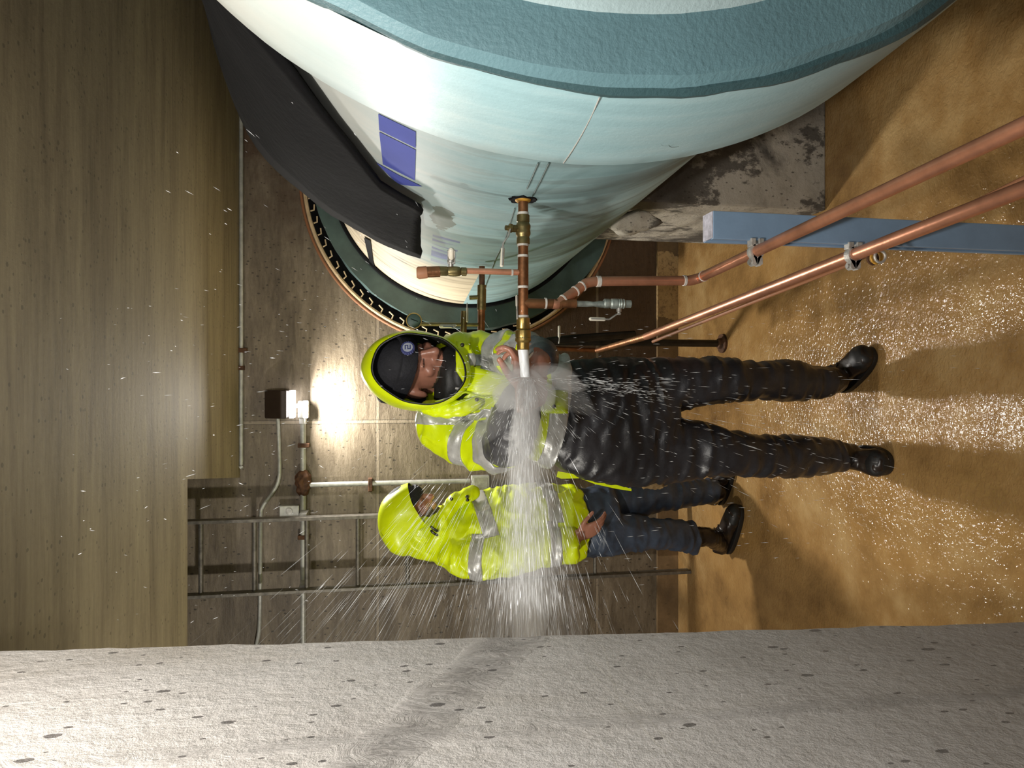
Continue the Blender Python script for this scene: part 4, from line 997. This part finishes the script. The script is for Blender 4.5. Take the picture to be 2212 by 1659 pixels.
# dark bib under the chin, filling the open collar
bibm = remesh(B().ell_loft([(P(938, 818, 2.33), Vector((.085, 0, 0)), Vector((0, .06, 0))), (P(960, 815, 2.29), Vector((.098, 0, 0)), Vector((0, .085, 0))), (P(990, 812, 2.28), Vector((.095, 0, 0)), Vector((0, .09, 0))), (P(1020, 815, 2.30), Vector((.09, 0, 0)), Vector((0, .08, 0)))], 24), .008, 4, wrinkle(.005, (10, 10, 20)))
B().build('neck_gaiter', M['lining'], pF, True, me=bibm)
# collar wall on his right below the hood
B().build('collar', M['hivis'], jk, me=remesh(B().tube([P(925, 880, 2.25), P(960, 885, 2.22), P(1000, 880, 2.2), P(1030, 868, 2.2)], [.022, .026, .024, .016], 14, True, 4, True), .006, 3, wrinkle(.004, (10, 10, 24))))
# charcoal sleeves
slv = remesh(B().tube([P(1082, 962, 2.2), P(1098, 952, 2.1), P(1110, 915, 1.99), P(1124, 870, 1.89), P(1133, 846, 1.83)], [.064, .072, .07, .053, .037], 18, True, 5), .007, 4, wrinkle(.006, (12, 12, 12)))
B().build('sleeve', M['sleeve'], pF, True, me=slv)
slv = remesh(B().tube([P(1146, 762, 2.1), P(1168, 766, 2.02), P(1172, 780, 1.92), P(1168, 784, 1.89)], [.05, .048, .042, .035], 18, True, 5), .007, 3, wrinkle(.005, (12, 12, 12)))
B().build('sleeve', M['sleeve'], pF, True, me=slv)
# trousers
def leg(secs): return [(sec(v, y0, y1, Y, d)) for v, y0, y1, Y, d in secs]
tb = B()
tb.ell_loft(leg([(1165, 800, 970, YB, .11), (1215, 785, 1010, YB, .13), (1260, 778, 1032, YB, .135), (1330, 774, 1046, YB, .14), (1400, 776, 1050, YB, .135), (1440, 785, 1045, YB, .12)]), 28, True, 2.5)
tb.ell_loft(leg([(1380, 774, 905, YB, .115), (1450, 775, 890, 2.34, .105), (1530, 772, 872, 2.32, .095), (1580, 776, 866, 2.31, .088), (1640, 784, 860, 2.33, .08), (1705, 778, 866, 2.35, .085), (1750, 792, 860, 2.36, .078), (1785, 795, 858, 2.36, .075)]), 22, True, 2.2)
tb.ell_loft(leg([(1380, 905, 1050, YB, .12), (1450, 898, 1040, 2.34, .108), (1525, 915, 1028, 2.31, .098), (1580, 930, 1026, 2.30, .09), (1640, 942, 1028, 2.31, .085), (1730, 942, 1030, 2.34, .088), (1780, 948, 1020, 2.36, .08), (1812, 955, 1018, 2.36, .075)]), 22, True, 2.2)
meT = remesh(tb, .0085, 4, wrinkle(.008, (7, 7, 17), .004))
B().build('trousers', M['trousers'], pF, True, me=meT)
# boots
def boot(par_, heel, toe, ankle, top, s=1.0, laces=True, capm='boot'):
    heel, toe, ankle, top = map(Vector, (heel, toe, ankle, top)); d = (toe - heel); d.z = 0; Lb = d.length; d.normalize(); sd = Vector((0, 0, 1)).cross(d)
    b = B()
    def q(t, z): return heel + d * Lb * t + Vector((0, 0, z - heel.z))
    b.ell_loft([(q(.02, .05), sd * .026, Vector((0, 0, .04))), (q(.12, .05), sd * .036, Vector((0, 0, .045))), (q(.35, .052), sd * .038, Vector((0, 0, .047))), (q(.55, .048), sd * .043, Vector((0, 0, .042))), (q(.75, .042), sd * .05, Vector((0, 0, .036))), (q(.92, .038), sd * .044, Vector((0, 0, .031))), (q(1.0, .033), sd * .024, Vector((0, 0, .02)))], 18)
    b.tube([q(.22, .06), (q(.22, .06) + ankle) / 2, ankle, top], [.045, .047, .046, .052], 18, True, 4)
    b.tube([q(.45, .07), q(.3, .12)], [.036, .036], 14, True, 0, True)
    me = remesh(b, .006, 4, wrinkle(.003, (14, 14, 30)))
    o = B().build('boot', M['boot'], par_, True, me=me)
    sb_ = B().ell_loft([(q(.5, z), d * Lb * .51 * k, sd * .052 * k) for z, k in ((0, .97), (.004, 1), (.02, 1.0), (.024, .97))], 32, True, 2.6)
    sb_.build('boot_sole', M['sole'], o, True)
    cap = remesh(B().ell_loft([(q(.72, .042), sd * .051, Vector((0, 0, .037))), (q(.86, .041), sd * .050, Vector((0, 0, .036))), (q(.96, .037), sd * .040, Vector((0, 0, .028))), (q(1.02, .032), sd * .018, Vector((0, 0, .014)))], 18), .006, 3)
    B().build('toe_cap', M['sole'], o, True, me=cap)
    if laces:
        for i in range(5):
            t = .55 - .07 * i; z = .092 + .017 * i; w_ = .026
            B().tube([q(t, z - .008) - sd * w_, q(t - .02, z + .006), q(t + .01, z - .004) + sd * w_], .0028, 6, True, 3).build('lace', M['sole'], o)
    return o
boot(pF, PZ(1818, 838, 0), PZ(1886, 760, 0) + Vector((0, -.02, 0)), P(1800, 822, 2.36), P(1765, 826, 2.36))
boot(pF, PZ(1852, 985, 0), PZ(1932, 1003, 0), P(1835, 985, 2.37), P(1790, 985, 2.365))
rag = remesh(B().ell_loft([(P(1362, 1030, 2.33), Vector((.012, 0, .01)), Vector((0, .02, 0))), (P(1385, 1036, 2.32), Vector((.026, 0, .006)), Vector((0, .024, 0))), (P(1415, 1040, 2.32), Vector((.024, 0, -.008)), Vector((0, .024, 0))), (P(1440, 1045, 2.32), Vector((.01, 0, -.004)), Vector((0, .012, 0)))], 16), .005, 1, wrinkle(.007, (30, 30, 30)))
tag(B().build('cloth', M['tan'], None, True, me=rag), "crumpled tan cloth hanging at the front worker's hip", 'cloth')

# ---------------------------------------------------------------- second worker, in profile
pB = figure('person', 'person in yellow hood seen in profile, leaning, near the ladder', (-.65, 3.35, 0))
YK = 3.3
bb = B(); HK = P(888, 1100, YK); kf = Vector((.74, -.28, -.58))
kq, kR = head(bb, HK, kf, (.5, 0, 1), 1.0)
bb.ell_loft([sec(960, 1110, 1190, YK, .09), sec(1020, 1105, 1200, YK, .12), sec(1120, 1085, 1190, YK, .12), sec(1240, 1080, 1185, YK, .12), sec(1300, 1065, 1190, YK, .14)], 22)
armK = [P(1000, 1182, YK - .12), P(1060, 1205, YK - .2), P(1130, 1196, YK - .23), P(1190, 1178, YK - .25), P(1240, 1166, YK - .26)]
limb(bb, armK, [.055, .05, .045, .04, .032])
limb(bb, [P(1000, 1130, YK + .17), P(1110, 1110, YK + .2), P(1210, 1100, YK + .1)], [.05, .045, .04])
limb(bb, [P(1290, 1150, YK - .08), P(1400, 1150, YK - .07), P(1470, 1156, YK - .03)], [.07, .05, .035]); limb(bb, [P(1290, 1090, YK + .1), P(1420, 1070, YK + .06), P(1490, 1062, YK + .08)], [.07, .05, .035])
hand(bb, P(1244, 1158, YK - .26), (.35, -.1, -.9), (.6, .75, .1), (.85, -.45, .1), .45, 1.0)
meK = remesh(bb, .0058, 2)
def faceK(c):
    x, y, z = kR.inverted() @ (c - HK)
    if y > .05 and .009 < z < .018 and .012 < abs(x) < .055: return 1
    if y > .06 and -.012 < z < -.006 and .016 < abs(x) < .044: return 1
    if y > .01 and z < -.05 and z > -.14 and (z < -.078 or abs(x) > .03): return 2
    return 0
zones(meK, faceK)
B().build('body', [M['skin'], M['darkskin'], M['beard']], pB, True, me=meK)
beanie(kq, kR, HK, pB, 1.0, .03)
jb = B()
tor = [(1246, 1052, 1205, .2), (1190, 1050, 1205, .21), (1120, 1050, 1215, .215), (1060, 1060, 1232, .21), (1010, 1072, 1240, .2), (970, 1090, 1228, .17), (935, 1108, 1205, .125), (912, 1120, 1188, .095)]
jb.ell_loft([sec(v, y0, y1, YK, d) for v, y0, y1, d in tor], 28, True, 2.2)
sleeveK = [P(990, 1200, YK - .14), P(1060, 1205, YK - .19), P(1130, 1192, YK - .22), P(1190, 1180, YK - .24), P(1243, 1178, YK - .25)]
jb.tube(sleeveK, [.085, .088, .083, .076, .07], 20, True, 5); jb.ball(sleeveK[0], .085)
slK2 = [P(1000, 1130, YK + .16), P(1110, 1105, YK + .2), P(1215, 1095, YK + .1)]
jb.tube(slK2, [.08, .075, .065], 18, True, 5)
jb.tube([P(930, 1160, YK), P(900, 1150, YK), P(868, 1140, YK)], [.105, .10, .085], 20, True, 3, True)
meK2 = remesh(jb, .0095, 4, wrinkle(.012, (8, 8, 13), .006))
kj = B().build('jacket', M['hivis'], pB, True, me=meK2)
nK = near_axis(sleeveK[1:], .1)
def kband(i, t0, t1, name, tilt=0): 
    a, c = sleeveK[i], sleeveK[i + 1]; d = c - a; n = (d.normalized() + Vector((tilt, 0, 0))).normalized()
    band(meK2, name, M['tape'], kj, [(a + d * t0, -n), (a + d * t1, n)], near_axis(sleeveK, .112))
kband(0, .45, .85, 'sleeve_band'); kband(3, -.1, .35, 'cuff_band')
def zband(x0, y0, x1, y1, w_, name):
    a, c = P(x0, y0, YK - .2), P(x1, y1, YK - .2); n = Vector((0, 1, 0)).cross(c - a).normalized(); n = n if n.z > 0 else -n
    band(meK2, name, M['tape'], kj, [(a, n), (a - n * w_, -n)], lambda p: not near_axis(sleeveK, .1)(p))
zband(1016, 1055, 1046, 1170, .07, 'chest_band'); zband(1180, 1050, 1192, 1190, .065, 'waist_band')
# hood
rings = []; bk = Vector((-.58, .2, .78)).normalized(); upk = Vector((.80, -.1, .6)); upk = (upk - bk * upk.dot(bk)).normalized(); sk = bk.cross(upk)
h0 = P(888, 1104, YK - .01)
for t, off, hz, hw in ((-.045, .004, .112, .104), (-.02, .002, .124, .114), (.05, -.012, .142, .126), (.10, -.032, .138, .126), (.145, -.05, .112, .108), (.175, -.06, .07, .07), (.188, -.06, .012, .012)):
    c = h0 + bk * t + upk * off; rings.append([c + sk * math.cos(a) * hw + upk * math.sin(a) * hz + bk * (-.02 * math.sin(a) * (1 if t < .03 else 0)) for a in [2 * math.pi * k / 44 for k in range(44)]])
rings = [[p + Vector((noise.noise(p * 13), noise.noise(p * 13 + Vector((4, 0, 0))), noise.noise(p * 13 + Vector((0, 4, 0))))) * .009 for p in r] for r in rings]
khd = B().loft(rings, cap=False).build('hood', M['hivis'], kj); md = khd.modifiers.new('s', 'SUBSURF'); md.levels = 1; md.render_levels = 2
lr = [[p + ((h0 + bk * .1) - p) * .05 for p in r] for r in rings]
B().loft([[a * .5 + c * .5 for a, c in zip(rings[0], lr[0])]] + lr, cap=False).build('hood_lining', M['lining'], khd)
B().build('collar', M['hivis'], kj, me=remesh(B().tube([P(1022, 1064, YK - .1), P(985, 1082, YK - .11), P(962, 1112, YK - .12), P(950, 1150, YK - .12), P(930, 1180, YK - .08)], [.03, .034, .034, .036, .035], 14, True, 4, True), .007, 3, wrinkle(.005, (12, 12, 20))))
for x, y in ((975, 1078), (1009, 1073), (1010, 1080)): B().ball(P(x, y, YK - .15), (.008, .006, .008), 12, 8).build('snap', M['snap'], kj)
for dy in (0, 9): B().tube([P(932, 1138 + dy, YK - .17), P(936, 1142 + dy, YK - .175), P(944, 1147 + dy, YK - .175)], .006, 8, round_=True).build('toggle', M['snap'], kj)
tb = B()
tb.ell_loft(leg([(1225, 1062, 1195, YK, .15), (1270, 1055, 1198, YK, .165), (1320, 1050, 1195, YK, .15)]), 24, True, 2.4)
meK3 = remesh(tb.ell_loft(leg([(1290, 1045, 1135, YK + .08, .1), (1370, 1040, 1118, YK + .07, .09), (1430, 1038, 1105, YK + .06, .08), (1490, 1036, 1092, YK + .09, .07), (1545, 1036, 1085, YK + .1, .065)]), 20).ell_loft(leg([(1290, 1105, 1200, YK - .08, .105), (1360, 1112, 1190, YK - .08, .095), (1420, 1122, 1184, YK - .07, .085), (1470, 1124, 1188, YK - .04, .08), (1500, 1128, 1198, YK - .02, .08)]), 20), .0095, 4, wrinkle(.009, (7, 7, 15), .005))
B().build('trousers', M['jeans'], pB, True, me=meK3)
boot(pB, PZ(1574, 1192, 0), PZ(1602, 1098, 0) + Vector((.01, -.01, 0)), P(1530, 1160, YK), P(1485, 1160, YK), 1, True)
boot(pB, PZ(1560, 1075, 0) + Vector((-.03, .02, 0)), PZ(1585, 1005, 0), P(1548, 1062, YK + .1), P(1520, 1062, YK + .1), 1, False)

# ================================================================== WATER
noz = px_(755); Sx = Vector((P(1130, 812, TY).x, TY, z0 - .005))
jw = thing('water_jet', 'white jet of water shooting from the brass outlet onto the hand', 'water', noz)
jet = B(); rr = []
for i in range(14):
    t = i / 13; c = noz + (Sx - noz) * t * 1.05; r = .0128 - .0015 * t
    rr.append([c + Vector((0, math.cos(a), math.sin(a))) * (r * (1 + (.05 + .16 * t) * noise.noise((a * 1.4, t * 4, 2)))) for a in [2 * math.pi * k / 24 for k in range(24)]])
jet.loft(rr); jet.build('column', M['jet'], jw)
def plume(d, ln_, r0_, r1_, dn, src=None, flat=1.0):
    d = Vector(d).normalized(); src = src or Sx; u = Vector((0, 1, 0)); u = (u - d * u.dot(d)).normalized(); v = d.cross(u); secs = []
    for i in range(15):
        t = i / 14; r = (r0_ + (r1_ - r0_) * t) * math.sin(min(1, (t + .01) * 4) * math.pi / 2) * (math.cos(max(0, t - .55) / .45 * math.pi / 2) * .99 + .01)
        w_ = 1 + .18 * noise.noise((t * 5, dn, ln_ * 9)); secs.append((src + d * ln_ * t + v * .008 * noise.noise((t * 3, ln_ * 7, 1)), u * r * flat, v * r * w_))
    B().ell_loft(secs, 24).build('mist', vol('mist', dn), jw)
S2 = Sx + Vector((.022, 0, 0))
plume((-1, .03, -.02), .24, .018, .05, 20, S2); plume((-1, .05, -.02), .40, .02, .06, 9, S2); plume((-1, .06, -.03), .78, .03, .10, 3.2, S2); plume((-1, .07, -.02), 1.0, .05, .22, .5, S2)
for dx, dz, l, r1_, dn in ((-.5, 1, .15, .035, 9), (-.62, .9, .19, .04, 4), (-.95, .62, .24, .05, 2.6), (-.2, 1, .10, .03, 9), (-.35, -1, .17, .035, 9), (-.15, -1, .14, .025, 5), (-.6, -.9, .22, .045, 2.4), (-.95, -.55, .22, .045, 1.0), (-.5, .3, .13, .055, 16), (-.5, -.3, .13, .05, 14)): plume((dx, -.02, dz), l, .015, r1_, dn, S2)
sp_ = B(); rng = random.Random(11)
def drop(p, d, l, r):
    d = d.normalized(); u = d.cross(Vector((.3, .5, .8))).normalized(); v = d.cross(u); m_ = p + d * l * .6
    o = len(sp_.v); sp_.v += [tuple(p)] + [tuple(m_ + (u * math.cos(a) + v * math.sin(a)) * r) for a in (0, 2.1, 4.2)] + [tuple(p + d * l)]
    for k in range(3): a, c = o + 1 + k, o + 1 + (k + 1) % 3; sp_.f += [(o, a, c), (o + 4, c, a)]
def fan(n, mean, spread, dist, ln_, rad, src=Sx, g=0.0):
    for _ in range(n):
        d = (Vector(mean) + Vector((rng.gauss(0, spread[0]), rng.gauss(0, spread[1]), rng.gauss(0, spread[2])))).normalized(); t = dist[0] + (dist[1] - dist[0]) * rng.random() ** .8
        p = src + d * t + Vector((0, 0, -g * t * t)) + Vector((0, rng.gauss(0, .01), rng.gauss(0, .01))); l = ln_[0] + (ln_[1] - ln_[0]) * rng.random() ** 2
        if p.x + d.x * l < NX + .02 and p.y < edgeY(p.z) + .05: continue
        drop(p, d + Vector((0, 0, -2 * g * t)), l * (.5 + t), rad[0] + (rad[1] - rad[0]) * rng.random() ** 2)
fan(1300, (-1, .05, -.02), (.03, .07, .06), (.0, .55), (.02, .09), (.0003, .0009))
fan(500, (-.5, .1, .1), (.4, .3, .8), (.0, .2), (.01, .06), (.0003, .0008))
fan(2600, (-1, .05, -.03), (.03, .2, .11), (.10, 1.3), (.02, .12), (.0002, .0007))
fan(2600, (-1, .05, -.02), (.03, .25, .2), (.15, 1.3), (.015, .10), (.0002, .0006))
fan(900, (-1, .1, .62), (.1, .25, .16), (.3, 1.4), (.03, .16), (.0002, .0007))
fan(260, (-.25, .1, -1), (.16, .25, .2), (.08, .8), (.01, .05), (.0003, .0009), g=.1)
fan(260, (-.1, .2, -1), (.05, .12, .1), (.06, .4), (.01, .05), (.0004, .0012))
fan(200, (.1, .3, 1), (.5, .4, .4), (.1, .9), (.004, .02), (.0004, .0010))
for _ in range(260):
    p = Vector((rng.uniform(-.5, .2), rng.uniform(1.6, 2.1), rng.uniform(.2, 1.3))); drop(p, Vector((rng.gauss(0, .04), 0, -1)), rng.uniform(.005, .025), rng.uniform(.0004, .0009))
for _ in range(120):
    p = P(rng.uniform(80, 760), rng.uniform(640, 1350), rng.uniform(1.3, 2.6)); drop(p, Vector((rng.gauss(0, .3), .2, 1)), rng.uniform(.003, .012), rng.uniform(.0004, .001))
so = sp_.build('water_spray', M['drops'], None, True); tag(so, 'fan of fine water streaks bursting from the jet', 'water spray', kind='stuff')
